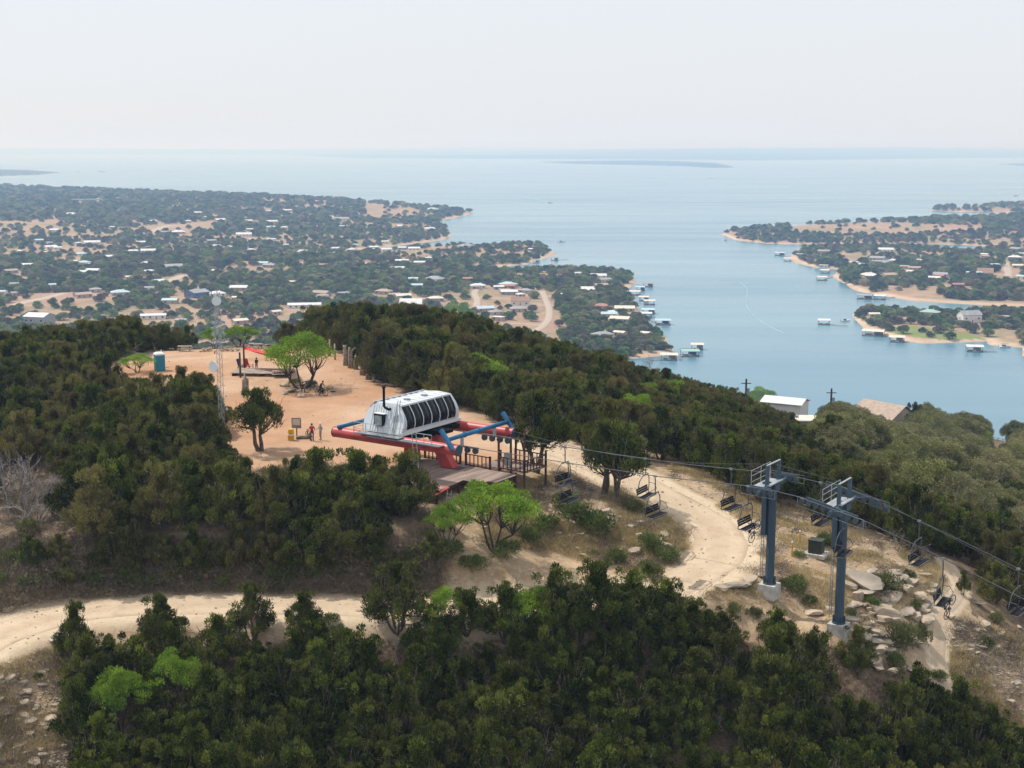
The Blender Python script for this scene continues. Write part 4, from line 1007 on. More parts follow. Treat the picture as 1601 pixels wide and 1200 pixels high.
def grow(region, spacing, pick, smin, smax, seed, cond):
    rg = np.random.default_rng(seed); X, Y = fill(region, spacing, None, seed)
    Z = height(X, Y); S = smin + (smax - smin) * rg.random(len(X)) ** 1.2; HF = .85 + .3 * rg.random(len(X)); U = rg.random(len(X))
    kd = [pick(x, y, u) for x, y, u in zip(X, Y, U)]
    Rk = np.array([{'juniper': 2.2, 'oak': 3.0, 'bright': 2.4, 'bare': 2.3}[k] for k in kd]); Hk = np.array([{'juniper': 4.7, 'oak': 5.5, 'bright': 4.2, 'bare': 3.6}[k] for k in kd])
    S = np.where(np.array([k == 'oak' for k in kd]), S * (.85 + .6 * rg.random(len(X))), S)
    tl = (X / np.maximum(Y, 1) > -.155) & (X / np.maximum(Y, 1) < -.015) & (Y > 140); S = np.where(tl & (Y < 260), S * 1.3, S)
    # keep below the photo's treeline
    tx, ty, _ = project(X, Y, Z + Hk * S * HF); lim = np.interp(tx, [a for a, b in SKYL], [b for a, b in SKYL]) + rg.normal(0, 5, len(X)) - 1
    bx, by, dd = project(X, Y, Z); need = (by - lim) / (by - ty + 1e-6); shrink = np.clip(need, 0, 1)
    ok = (shrink > .5); S = S * np.where(shrink < 1, np.maximum(shrink, .5), 1)
    cx, cy, rx, ry, d = occ(X, Y, Z, Rk * S, Hk * S * HF)
    ok &= (cx > -120) & (cx < 1720) & (cy < 1330) & cond(X, Y, cx, cy)
    for poly in KEEP:
        bad = np.zeros(len(X), bool)
        for a, b in ((0, 0), (.85, 0), (-.85, 0), (0, .9), (0, -.95), (.6, -.7), (-.6, -.7), (.6, .7), (-.6, .7)):
            bad |= inpoly(cx + a * rx, cy + b * ry, poly)
        ok &= ~bad
    near_ = np.hypot(X, Y) < 250
    rd = np.full(len(X), 99.); rd[near_] = ROAD_D(X[near_], Y[near_]); ok &= rd > 1.0
    ok &= ~inpoly(X, Y, PLAZA)
    for i in np.where(ok)[0]: TREES.append((kd[i], float(X[i]), float(Y[i]), float(Z[i]), float(S[i]), float(S[i] * HF[i])))
def oaky(x, y, u):
    px, _, _ = project(x, y, hz(x, y)) if False else (800 + FP * x / (y * cp + 40 * sp), 0, 0)
    w_ = np.clip((px - 1120) / 350, 0, 1) * np.clip((y - 135) / 120, 0, 1) * 1.0
    return 'oak' if u < w_ else ('bare' if u > .985 else ('bright' if u > .972 else 'juniper'))
fgx = lambda x, y, u: 'juniper' if u < .978 else 'bare'
grow((-48, 48, 60, 101), 2.12, fgx, .62, 1.0, 1, lambda X, Y, cx, cy: (cy > 905) & ((Y < 97)))
grow((-75, 20, 98, 212), 2.7, lambda x, y, u: 'juniper' if u < .955 else ('bright' if u < .962 else 'bare'), .66, 1.05, 2, lambda X, Y, cx, cy: (cx < 700) & (cy < 885))
grow((-12, 130, 104, 330), 3.0, oaky, .68, 1.1, 3, lambda X, Y, cx, cy: (cx > 560))
grow((-110, 230, 330, 600), 4.6, lambda x, y, u: 'oak' if u < .6 else 'juniper', .85, 1.3, 4, lambda X, Y, cx, cy: (cx > -50))
# trees placed one by one: kind, px, py of the trunk foot, crown width px, height px
HAND = [('openjuniper',838,738,108,122,'bushy juniper with several bare stems by the upper road just past the station'),
        ('openjuniper',943,772,92,112,'juniper with a leaning reddish trunk under the rope, nearer the station of a pair'),
        ('openjuniper',965,780,112,122,'juniper with forked trunk and dense crown, nearer the road bend of the pair'),
        ('openjuniper',408,705,96,98,'open multi-stemmed juniper standing on the plaza edge beside the antenna mast'),
        ('juniper',562,795,120,92,'broad juniper in front of the station tube'),
        ('juniper',636,805,105,98,'dark round juniper just in front of the unloading deck'),
        ('juniper',500,800,110,100,'tall juniper in front of the plaza below the two cyclists'),
        ('juniper',622,985,112,110,'round topped juniper rising over the middle of the dirt road'),
        ('juniper',395,1000,80,90,'pointed juniper rising over the dirt road, nearest the rocky bank'),
        ('juniper',475,990,70,66,'smaller juniper on the lower road edge beside the round topped one'),
        ('juniper',120,1040,70,100,'ragged juniper at the end of the thicket beside the rocky slope'),
        ('juniper',250,1010,80,82,'dense juniper overlapping the lower edge of the dirt road'),
        ('juniper',1505,930,24,40,'small dark sapling standing in the shaded foot trail'),
        ('juniper',1215,1010,70,60,'low juniper on the slope between the two blue tower footings'),
        ('juniper',1340,1050,70,70,'low juniper below the footing of the taller blue tower'),
        ('juniper',140,1085,92,95,'juniper at the thicket edge just below the ragged one'),('juniper',122,1160,98,100,'juniper at the thicket edge beside the strewn stones'),('juniper',160,1225,110,110,'juniper at the bottom corner beside the strewn stones'),('juniper',238,1190,100,80,'juniper directly in front of the lime green pair'),('juniper',1430,1125,95,85,'juniper below the lower end of the foot trail, nearer the towers'),('juniper',1500,1150,100,90,'juniper covering the lower end of the foot trail'),('juniper',1560,1210,90,80,'juniper at the bottom corner below the dry grass slope'),
        ('bare',20,800,95,105,'tallest grey leafless tree at the photo edge above the bank'),('bare',45,790,90,95,'second grey leafless tree at the photo edge above the bank'),('bare',82,806,90,85,'grey leafless tree innermost of the thicket at the photo edge'),('bare',5,770,90,90,'grey leafless tree cut by the photo edge above the bank'),('bare',30,830,80,70,'low grey leafless tree in front of the thicket at the photo edge'),
        ('juniper',730,990,95,70,'juniper on the lower road edge just right of the round topped juniper'),('juniper',790,1000,110,88,'juniper below the hidden stretch of road, second past the round topped one'),('juniper',868,985,112,98,'wide juniper hiding the road directly below the grassy slope'),('juniper',930,980,120,104,'tallest juniper hiding the road below the grassy slope'),('juniper',990,985,112,98,'juniper hiding the road just before the bend'),('juniper',1042,995,100,92,'juniper at the start of the tight road bend'),('juniper',1082,1010,88,74,'low juniper outside the start of the tight road bend'),('juniper',1130,1015,90,60,'spreading low juniper below the rocks of the road bend'),
        ('bright',474,607,116,88,'bright green umbrella-shaped mesquite in a ring of rocks on the plaza'),
        ('bright',773,862,142,118,'wide bright green tree with dark bare branches below the unloading deck'),
        ('bright',700,850,70,66,'smaller bright green tree behind the wide bright one'),
        ('bright',215,582,56,30,'pale yellow-green bush in front of the portable toilet'),
        ('bright',335,545,42,34,'bright green bush at the far rim of the plaza behind the antenna mast'),
        ('bright',375,542,60,34,'bright green bush at the far rim of the plaza beside the shade sail'),
        ('bright',515,528,36,55,'yellow-green tree at the far corner of the plaza'),
        ('bright',715,520,60,50,'pale yellow-green tree on the ridge beyond the station'),
        ('bright',20,650,50,40,'bright green tree at the edge of the photo among dark junipers'),
        ('bright',190,1150,88,112,'vivid lime green tree among the dark junipers below the road'),
        ('bright',275,1110,84,98,'vivid lime green tree higher of the pair below the road'),
        ('bright',830,1000,80,90,'deep green leafy tree overlapping the hidden stretch of road'),
        ('bright',700,975,60,60,'green leafy sapling beside the round topped juniper'),
        ('bright',1250,1215,80,60,'lime green bush at the bottom edge of the photo below the tall tower'),
        ('bright',1010,640,60,42,'light green tree on the ridge slope above the road bend'),
        ('bright',1190,655,62,50,'light green tree in front of the white roofed house by the pole'),
        ('juniper',1428,690,40,60,'dark pointed conifer beside the tan shingle roof'),
        ('bright',1520,710,55,48,'rich green round tree beyond the taller tower near the bare clearing'),
        ('bare',737,548,50,58,'leafless dark tree sticking up over the ridge against the houses'),
        ('bare',1015,592,34,48,'leafless grey tree on the ridge against the lake'),
        ('bare',1105,625,36,36,'leafless grey tree on the ridge beside the dark oak above the lake'),
        ('bare',1430,865,60,60,'fallen dead grey juniper branches above the boulders'),
        ('bare',1400,860,50,42,'dead grey brushwood just below the tall tower crossarm'),
        ('bare',1570,770,70,60,'grey leafless tree on the far slope at the edge of the photo'),
        ('bare',60,820,90,95,'grey leafless thicket tree among junipers above the bank'),
        ('bare',135,840,70,80,'half bare grey tree next to the leafless thicket above the bank'),
        ('bare',480,1075,80,50,'dead silvery branches showing between the dark junipers'),
        ('bare',1140,1150,90,60,'dead silvery limbs amid the dark junipers near the bottom edge'),
        ('oak',1000,0,0,0,'')]
for kd, px, py, wpx, hpx, lab in HAND:
    if not lab: continue
    p = ground_at(px, py); d = project(p.x, p.y, p.z)[2]; Rk = {'juniper': 2.45, 'openjuniper': 2.45, 'oak': 3.3, 'bright': 2.75, 'bare': 2.3}[kd]; Hk = {'juniper': 4.9, 'openjuniper': 4.9, 'oak': 5.6, 'bright': 4.35, 'bare': 3.7}[kd]
    nm = {'juniper': 'juniper_tree', 'openjuniper': 'juniper_tree', 'oak': 'oak_tree', 'bright': 'green_tree', 'bare': 'bare_tree'}[kd]
    e = plant(nm, kd, p, float(wpx / 2 / FP * d / Rk), float(hpx / FP * d / Hk), dry=1.1 if px == 408 else .3); tag(e, lab, 'tree', {'juniper': 'juniper trees on the hill', 'openjuniper': 'juniper trees on the hill', 'bright': 'bright green trees on the hill', 'bare': 'leafless trees on the hill'}[kd])
_b = np.random.default_rng(17)
for k_ in range(26):
    px = 40 + k_ * 25 + _b.uniform(-10, 10); py = _b.uniform(872, 912); p = ground_at(px, py); s_ = _b.uniform(.34, .58)
    e = plant('juniper_tree', 'juniper', p, float(s_), float(s_ * _b.uniform(.75, 1.1)), dry=.7); auto(e, 'scrubby low juniper on the bank', 'tree', 'juniper trees on the hill', 'bank juniper')
GRP = {'juniper': 'juniper trees on the hill', 'oak': 'oak trees on the hill slope', 'bright': 'bright green trees on the hill', 'bare': 'leafless trees on the hill'}
NM = {'juniper': 'juniper_tree', 'oak': 'oak_tree', 'bright': 'green_tree', 'bare': 'bare_tree'}
n_hand = 26 + sum(1 for h in HAND if 'juniper' in h[0])
for kd in ('juniper', 'oak', 'bright', 'bare'):
    L = [t for t in TREES if t[0] == kd]
    def vis(t):
        a, b, d = project(t[1], t[2], t[3] + 2); return (-40 < a < 1641 and b < 1230), d
    L.sort(key=lambda t: (not vis(t)[0], vis(t)[1]))
    cut = 300 - n_hand if kd == 'juniper' else (250 if kd == 'oak' else 60)
    for t in L[:cut]:
        e = plant(NM[kd], kd, (t[1], t[2], t[3] - .1), t[4], t[5], dry=.2 if t[2] < 97 else .85)
        size = 'small' if t[4] < .74 else ('tall' if t[4] > .95 else 'mid-sized')
        auto(e, {'juniper': '%s dark juniper' % size, 'oak': '%s olive-grey oak' % size, 'bright': '%s light green tree' % size, 'bare': '%s bare grey tree' % size}[kd], 'tree', GRP[kd], kd)
    rest = L[cut:]
    if len(rest) > 4:
        scatter({'juniper': 'juniper_woods', 'oak': 'oak_woods', 'bright': 'green_woods', 'bare': 'bare_woods'}[kd], kd, [(t[1], t[2], t[3] - .1) for t in rest], [(t[4] + t[5]) / 2 for t in rest],
                {'juniper': 'dark juniper woods covering the far slopes of the hill', 'oak': 'grey-green oak woods on the far slope of the hill', 'bright': 'light green trees in the far woods', 'bare': 'bare trees in the far woods'}[kd])
    print('TREES', kd, len(L))

# ------------------------------------------------------------------ shrubs, grass, brush, stones
def pxpts(n, poly, seed, fine=True, z_hint=None):
    """n random ground points inside the outline (found on the terrain grid)"""
    rg = np.random.default_rng(seed); xs = [p[0] for p in poly]; ys = [p[1] for p in poly]
    # sample candidates in world over the near hill and keep those which project into the outline
    out = []
    for _ in range(40):
        X = rg.uniform(-50, 75, 20000); Y = rg.uniform(72, 190, 20000); Z = height(X, Y)
        a, b, d = project(X, Y, Z); k = inpoly(a, b, poly) & (ROAD_D(X, Y) > .15)
        out += list(zip(X[k], Y[k], Z[k]))
        if len(out) >= n: break
    return out[:n]
GR = [(740,770),(880,740),(940,760),(1010,770),(1080,820),(1085,860),(1050,900),(960,890),(860,860),(760,850)]
GR2 = [(1040,715),(1110,735),(1180,775),(1330,822),(1420,850),(1480,900),(1440,1000),(1380,1040),(1310,980),(1180,945),(1090,935),(1180,900),(1190,850),(1120,790),(1050,745)]
GR3 = [(1490,960),(1601,1000),(1601,1150),(1540,1100),(1480,1050)]
BANK = [(-40,850),(200,845),(450,850),(690,850),(690,925),(330,926),(100,935),(-40,960)]
LEFTS = [(-40,1050),(90,1010),(110,1200),(-40,1250)]
g = []
for n_, po, sd in ((3400, GR, 1), (3000, GR2, 2), (1600, GR3, 3), (900, BANK, 4), (500, LEFTS, 5)): g += pxpts(n_, po, sd)
ROCKY = [(1325,885),(1420,875),(1475,930),(1450,1010),(1400,1060),(1335,1040),(1320,960)]
g = [p for p in g if not inpoly(np.array([p[0]]), np.array([p[1]]), PLAZA)[0] and fbm(np.array([p[0] / 3.5]), np.array([p[1] / 3.5]), 77, 2)[0] > .46 and not (inpoly(*[np.array([float(q)]) for q in project(*p)[:2]], ROCKY)[0] and random.random() < .8)]
scatter('dry_grass', 'grass', g, rng.uniform(.5, 1.25, len(g)), 'straw coloured dry grass on the stony slopes')
br = []
for n_, po, sd in ((1300, BANK, 11), (120, GR, 12), (100, GR2, 13), (60, LEFTS, 14), (80, GR3, 15)): br += pxpts(n_, po, sd)
UND = [(0,700),(300,640),(690,760),(690,860),(0,860)]
br += pxpts(900, UND, 16); br = [p for p in br if not inpoly(np.array([p[0]]), np.array([p[1]]), PLAZA)[0]]
scatter('brush', 'brush', br, rng.uniform(.35, 1.1, len(br)), 'brown leafless brush under the trees and on the bank')
# stones
def stone_mesh(seed, flat=.45, blocky=True):
    import bmesh
    rg = np.random.default_rng(seed); bm = bmesh.new(); bmesh.ops.create_icosphere(bm, subdivisions=2, radius=.5)
    pl = [(unit(rg.normal(size=3) * [1, 1, .6]), .26 + .2 * rg.random()) for _ in range(9)] + [(np.array([0, 0, 1.]), .32)]
    for v in bm.verts:
        p = np.array(v.co)
        for nrm, dd_ in pl:
            q = p @ nrm
            if q > dd_: p = p - nrm * (q - dd_)
        p = p * [1, .78, flat * 1.6]; v.co = p
    me = bpy.data.meshes.new('stone'); bm.to_mesh(me); bm.free(); me.materials.append(M['rock'] if seed % 3 else M['rock2']); return me
STONES = [stone_mesh(i, .3 + .25 * (i % 3) / 2) for i in range(8)]
sn = []
for n_, po, sd in ((2600, GR, 21), (5200, GR2, 22), (3200, GR3, 23), (2600, BANK, 24), (3600, LEFTS, 25)): sn += pxpts(n_, po, sd)
PLZ_ = pxpts(420, [(200,560),(560,560),(640,640),(480,700),(400,640)], 26); sn += [p for p in PLZ_]; RS_ = [(0,980),(560,935),(700,940),(1000,920),(1130,860),(1110,800),(960,725),(860,690),(830,700),(1000,790),(1070,850),(1000,900),(560,965),(0,1020)]
for _x, _y, _z in zip(_b.uniform(-50, 30, 3000), _b.uniform(84, 128, 3000), [0] * 3000):
    if ROAD_D(np.array([_x]), np.array([_y]))[0] < .3 and random.random() < .9: sn.append((_x, _y, float(height(_x, _y, False)[0]) + .03))
scatter('rubble', None, sn, np.exp(rng.normal(-2.0, .55, len(sn))), 'small pale stones strewn over the slopes', [[m] for m in STONES])
# boulders: px, py, width px, aspect
BO = [(1345,912,62,.55),(1393,912,44,.5),(1406,905,34,.5),(1342,936,24,.8),(1352,948,20,.7),(1382,962,50,.55),(1360,980,26,.5),(1350,968,18,.6),(1402,972,36,.5),(1368,992,40,.45),(1350,1000,26,.5),(1378,1008,34,.4),(1330,950,24,.6),(1398,938,34,.5),(1415,925,36,.45),(1410,888,24,.6),(1395,895,20,.6),(1425,912,26,.5),(1436,935,30,.45),(1418,958,32,.45),
      (1432,968,26,.5),(1442,955,22,.5),(1400,1010,26,.5),(1388,1020,22,.5),(1365,1025,26,.4),(1372,1045,28,.5),(1395,1052,22,.5),(1340,1030,20,.6),(1420,1000,18,.5),(1270,960,30,.4),(1296,955,20,.6),(1385,928,18,.6),(1455,925,22,.4),(1446,900,20,.5),(1408,1035,24,.5),(1425,1048,18,.5),(1380,940,16,.7),(1360,955,16,.6),
      (1150,918,42,.45),(1172,912,30,.5),(1128,922,28,.5),(1192,902,22,.5),(1040,838,20,.6),(1028,845,22,.4),(998,838,14,.6),(992,862,30,.35),(955,870,24,.5),(1012,852,18,.5),(945,812,24,.3),(985,825,20,.4),(905,858,12,.5),(1485,965,24,.4),(1540,980,22,.5),(1562,992,20,.4),(1520,1010,16,.5),(1556,962,18,.5),(1530,945,20,.4),(1580,1100,18,.6),(1500,985,16,.5),
      (35,1070,18,.6),(42,1082,20,.5),(56,1110,14,.6),(20,1068,14,.7),(58,1188,12,.5),(48,1150,18,.5),(85,1112,12,.6),(22,940,18,.5),(12,955,24,.4),(30,885,16,.8),(84,1000,26,.35),(444,604,16,.5),(455,612,22,.5),(446,616,12,.6),(470,620,14,.6),(490,600,12,.6),(517,608,16,.5),(520,612,12,.6),(462,605,12,.5),(480,596,12,.4)]
_r = np.random.default_rng(8)
for k_ in range(46):
    q_ = ROCKY; x_, y_ = _r.uniform(1325, 1475), _r.uniform(885, 1055)
    if inpoly(np.array([x_]), np.array([y_]), ROCKY)[0]: BO.append((x_, y_, _r.uniform(14, 34), _r.uniform(.35, .6)))
for k_ in range(26): BO.append((_r.uniform(-5, 95), _r.uniform(1060, 1195), _r.uniform(11, 22), _r.uniform(.4, .7)))
for k_ in range(60): BO.append((_r.uniform(-5, 690), _r.uniform(872, 926), _r.uniform(9, 20), _r.uniform(.35, .65)))
for k_ in range(16): BO.append((_r.uniform(1490, 1595), _r.uniform(975, 1100), _r.uniform(11, 22), _r.uniform(.35, .6)))
for k_ in range(14): BO.append((_r.uniform(870, 1060), _r.uniform(790, 890), _r.uniform(11, 22), _r.uniform(.35, .6)))
for px, py, wpx, asp in BO:
    p = ground_at(px, py); d = project(*p)[2]; s = wpx / FP * float(d)
    o = bpy.data.objects.new('boulder', STONES[random.randrange(8)]); COL.objects.link(o); o.location = p + Vector((0, 0, s * asp * .2 + .05)); o.scale = (s * 1.25, s * 1.15, s * asp * 1.3)
    o.rotation_euler = (random.uniform(-.25, .25), random.uniform(-.25, .25), random.uniform(0, 6.28))
    auto(o, ('broad pale limestone slab' if wpx > 30 else ('flat tan boulder' if asp < .5 else 'chunky tan boulder')), 'boulder', 'limestone boulders on the slopes', 'boulder')
SH = [(880,790,48,26),(900,815,60,40),(935,835,62,46),(850,830,50,34),(1020,860,50,34),(1040,880,44,30),(985,800,40,22),(1015,905,46,30),(960,880,40,26),(830,850,46,34),(790,870,50,34),(1010,890,30,20),(930,870,26,14),(1390,925,56,34),(1240,925,44,30),(1265,945,26,20),(1228,915,22,16),(1415,1020,60,55),(1440,1005,34,38),(1400,1040,30,26),(1290,855,34,26),(1305,860,30,30),
      (70,915,28,24),(45,880,40,40),(60,1060,18,12),(700,870,50,36),(660,880,40,30),(640,905,36,20),(740,890,46,30),(430,900,44,30),(360,900,30,22),(500,880,40,30),(45,830,36,26),(1420,905,26,20),(1365,950,30,22),(1330,965,22,20),(515,975,34,22),(530,990,30,20),(1180,965,30,22),(1150,955,30,16),(460,602,24,12),(487,605,22,12),(500,614,16,8),(130,902,30,18),(1248,870,24,10),(1430,950,22,16),(1545,1010,30,20),(1470,1062,30,18),(1560,975,28,22)]
for k_ in range(70): SH.append((_r.uniform(-10, 690), _r.uniform(868, 922), _r.uniform(18, 46), _r.uniform(14, 32)))
for i, (px, py, wpx, hpx) in enumerate(SH):
    p = ground_at(px, py); d = float(project(*p)[2]); e = plant('shrub', 'shrub', p - Vector((0, 0, .05)), wpx / 2 / FP * d / .78, hpx / FP * d / .95)
    auto(e, 'low grey-green shrub' if wpx > 35 else 'small green shrub', 'shrub', 'shrubs on the open slopes', 'shrub')

# ------------------------------------------------------------------ lanes in the lowland
def lane(pxs, w, label):
    pts = [tuple(ground_at(a, b, False, 400)[:2]) for a, b in pxs]
    strip('lane', smooth(pts, 6), w, M['lane'], label, lift=.35, cross=4, wave=.2, far=True)
LANES = [([(832,520),(850,508),(858,496),(858,480),(853,468),(848,455)], 6, 'pale gravel lane leading down to the near wooded shore'),
 ([(850,508),(800,506),(770,512)], 5, 'short pale side lane branching off the gravel lane'), ([(744,480),(746,468),(742,456),(756,446)], 6, 'pale dirt track beside the long tan house'),
 ([(255,445),(268,438),(288,430)], 11, 'pale straight dirt track in the scrub beyond the antenna mast'), ([(18,478),(40,472),(70,466),(100,458)], 10, 'curving pale dirt drive at the far left of the scrub'),
 ([(425,403),(445,398),(470,395)], 12, 'thin pale track between the roofs in mid-distance'), ([(230,365),(262,353),(300,352)], 14, 'distant curving dirt track in the scrub'), ([(1575,435),(1576,425),(1572,410)], 8, 'short drive between houses on the far right shore')]
for a, w, lb in LANES: lane(a, w, lb)

# ------------------------------------------------------------------ houses
M['wallw'] = mat('white_wall', (.70,.69,.66), .8, .06, .6); M['wallt'] = mat('tan_wall', (.45,.36,.28), .8, .1, .6); M['wallb'] = mat('blue_wall', (.09,.14,.24), .7, .1, .6); M['wallg'] = mat('grey_wall', (.30,.31,.32), .8, .1, .6); M['wallr'] = mat('red_brown_wall', (.30,.13,.10), .8, .1, .6)
M['rw'] = mat('white_metal_roof', (.64,.65,.66), .4, .08, .3, streak=(1,.2,1)); M['rg'] = mat('grey_roof', (.30,.31,.33), .7, .12, .5); M['rt'] = mat('tan_shingle_roof', (.40,.31,.25), .85, .12, 1.2); M['rb'] = mat('brown_roof', (.30,.19,.13), .85, .12, .8)
M['rr'] = mat('red_brown_roof', (.37,.19,.15), .85, .12, .8); M['rl'] = mat('pale_blue_roof', (.42,.55,.62), .5, .08, .5); M['rc'] = mat('cream_roof', (.64,.58,.50), .8, .08, .5); M['rn'] = mat('green_roof', (.28,.47,.42), .6, .08, .5); M['win'] = mat('window_dark', (.03,.04,.05), .15, .1, 1)
RN = {'rw': 'white', 'rg': 'grey', 'rt': 'tan', 'rb': 'brown', 'rr': 'red-brown', 'rl': 'pale blue', 'rc': 'cream', 'rn': 'pale green'}
HPOS = []
def house(px, py, wpx, roof, wall='wallw', kind='gable', depth=.62, hw=2.9, rot=None, label=None, p=None, pitch=.32, name='house'):
    if p is None: p = ground_at(px, py + 2, False, 380)
    d = float(project(*p)[2]); w = max(6., wpx / FP * d); dp = max(5.5, w * depth); dp = min(dp, 15)
    a = rot if rot is not None else R(random.choice([-28, -15, 8, 20, 32, 0])); yaw = -math.atan2(p.x, p.y) + a
    zmin = min(hz(p.x + dx_, p.y + dy_) for dx_ in (-w / 3, w / 3) for dy_ in (-dp / 3, dp / 3)); dz_ = p.z - zmin
    e = empty(name, p, yaw); w *= .94 / max(.6, abs(math.cos(a)) + .3 * abs(math.sin(a)))
    HPOS.append((p.x, p.y, max(w, dp) * .62 + 4, d))
    wl_ = MB().box((0, 0, (hw - dz_ - .5) / 2), (w, dp, hw + dz_ + .5)).build('wall', M[wall], e)
    ov = .5; rh = dp * .5 * pitch if kind != 'flat' else .35; W2, D2 = w / 2 + ov, dp / 2 + ov; t = .12
    rb_ = MB()
    if kind == 'gable':
        wl2 = MB().add([(-w/2, -dp/2, hw), (-w/2, dp/2, hw), (-w/2, 0, hw + rh * .93), (-w/2 + .15, -dp/2, hw), (-w/2 + .15, dp/2, hw), (-w/2 + .15, 0, hw + rh * .93)], [(0,2,1),(3,4,5),(0,3,5,2),(1,2,5,4)]).add([(w/2, -dp/2, hw), (w/2, dp/2, hw), (w/2, 0, hw + rh * .93), (w/2 - .15, -dp/2, hw), (w/2 - .15, dp/2, hw), (w/2 - .15, 0, hw + rh * .93)], [(0,1,2),(3,5,4),(0,2,5,3),(1,4,5,2)])
        wl2.build('gable_end', M[wall], e)
        for s_ in (-1, 1):
            v = [(-W2, s_ * D2, hw - .08), (W2, s_ * D2, hw - .08), (W2, 0, hw + rh), (-W2, 0, hw + rh)]; v += [(x, y, z + t) for x, y, z in v]
            rb_.add(v, [(0,1,2,3),(7,6,5,4),(0,4,5,1),(1,5,6,2),(3,2,6,7),(0,3,7,4)])
    elif kind == 'hip':
        r_ = max(.5, W2 - D2); v = [(-W2, -D2, hw), (W2, -D2, hw), (W2, D2, hw), (-W2, D2, hw), (-r_, 0, hw + rh * 1.25), (r_, 0, hw + rh * 1.25)]
        rb_.add(v, [(3,2,1,0),(0,1,5,4),(1,2,5),(2,3,4,5),(3,0,4)])
    else: rb_.box((0, 0, hw + .18), (2 * W2, 2 * D2, .3))
    ro = rb_.build('roof', M[roof], e)
    if kind == 'hip' and w > 13: MB().box((w * .18, .6, hw + rh * 1.1), (.9, .7, 1.6)).build('chimney', M['rc'], ro)
    nw = max(2, int(w / 4.2))
    for i in range(nw):
        x = -w / 2 + (i + .5) * w / nw
        if i == nw // 2: MB().box((x, -dp / 2 - .02, 1.05), (1.0, .08, 2.1)).build('door', M['wallr' if wall != 'wallr' else 'wallw'], e)
        else: MB().box((x, -dp / 2 - .02, hw * .55), (1.5, .08, 1.2)).build('window', M['win'], e)
    MB().box((-w / 2 - .02, 0, hw * .55), (.08, 1.4, 1.1)).build('window', M['win'], e)
    if label: tag(e, label, 'house', 'houses among the trees')
    else:
        n_ = {'gable': 'gabled', 'hip': 'hip-roofed', 'flat': 'flat-roofed'}[kind]
        sz = 'long' if w > 24 else ('small' if w < 10 else '')
        auto(e, ' '.join(q for q in (sz, n_, 'house with', RN[roof], 'roof') if q), 'house', 'houses among the trees', 'house')
    return e
HS = '''358,175,50,rw 275,255,50,rw 583,97,48,rw 870,135,45,rw 985,167,45,rw 1040,190,40,rw 1100,203,55,rw 1243,208,45,rw 1360,212,60,rw 1437,155,48,rw 1343,158,30,rw 893,265,70,rw,h 823,265,40,rg 1220,277,80,rw 1253,303,25,rw 1355,303,50,rl 1355,240,45,rl
462,318,80,rw 703,318,55,rw 670,362,50,rw 742,360,75,rw 1087,335,40,rw 1257,355,40,rw,h 975,378,35,rw 1475,372,60,rw 1432,330,25,rw 370,415,32,rw 135,433,65,rw 865,440,100,rg 742,465,55,rw 1085,462,48,rw 750,550,50,rg 258,535,45,rl 72,577,40,rg 75,530,48,rg 15,570,40,rl 910,715,62,rg
1200,717,80,rc 1560,675,50,rc 1378,672,50,rc 105,363,30,rw 225,370,25,rw 290,345,40,rw 940,210,30,rw 560,240,26,rw 1150,340,20,rw 1300,485,30,rc 1180,600,30,rc 640,495,30,rc 430,430,40,rc,f'''
HS2 = '''723,148,60,rl,h 265,197,85,rg 567,235,55,rw 705,248,60,rw 690,280,30,rl 237,348,45,rw 433,353,40,rw 575,345,45,rw 632,348,60,rw 775,350,45,rr 893,335,80,rg,h 1218,352,25,rw 570,412,70,rw 660,420,60,rw 700,397,40,rw 548,450,75,rw 745,458,20,rw 393,430,60,rc
735,503,100,rg,h 628,503,50,rl 910,480,60,rr 895,503,60,rr 432,517,35,rw 480,567,85,rt,h 275,578,60,rg 530,585,60,rt 945,543,35,rg 1097,540,75,rr 1085,562,60,rt 1163,583,45,rw,h 1155,655,90,rg,h 1040,672,75,rg,h 1053,700,60,rw,f 1360,583,30,rw 1450,475,40,rw 1553,487,85,rw
1500,560,80,rw 1570,637,60,rr,h 1575,785,80,rg,h 32,370,60,rw 17,520,45,rc 165,110,30,rg 340,330,26,rl 1370,440,26,rw'''
HS3 = '''480,345,32,rw,f 600,330,60,rg 910,322,80,rw 800,398,50,rl 870,365,80,rg 890,388,115,rg 825,450,85,rc,h 930,450,85,rt 1000,408,50,rt 1055,415,62,rt 1450,400,50,rw 1563,318,60,rg 1585,343,35,rw 1180,455,55,rr 1270,500,60,rr 1130,640,100,rn,h 850,650,58,rc 1495,665,60,rg 600,402,46,rw,f 1380,103,20,rw 1405,347,40,rw 1420,370,60,rr 1318,395,30,rw'''
HS4 = '''190,170,130,rc 90,280,120,rc 210,430,110,rr,h 290,480,34,rw 225,670,175,rg,h 370,655,105,rc 585,660,85,rc 240,205,110,rg'''
kk = 0
for txt, fx, fy, k_ in ((HS, 0, 280, 3.2), (HS2, 450, 280, 3.2), (HS3, 1100, 290, 3.195), (HS4, 900, 400, 5.337)):
    for tok in txt.split():
        q_ = tok.split(','); kk += 1; random.seed(kk)
        kind_ = {'h': 'hip', 'f': 'flat'}.get(q_[4] if len(q_) > 4 else '', 'gable')
        wl_ = {'rw': random.choice(['wallw', 'wallt', 'wallg']), 'rg': random.choice(['wallw', 'wallt', 'wallg']), 'rr': 'wallr', 'rt': 'wallt', 'rb': 'wallt', 'rl': 'wallw', 'rc': 'wallt', 'rn': 'wallt'}[q_[3]]
        house(fx + float(q_[0]) / k_, fy + float(q_[1]) / k_, float(q_[2]) / k_, q_[3], wl_, kind_)
_r2 = np.random.default_rng(61)
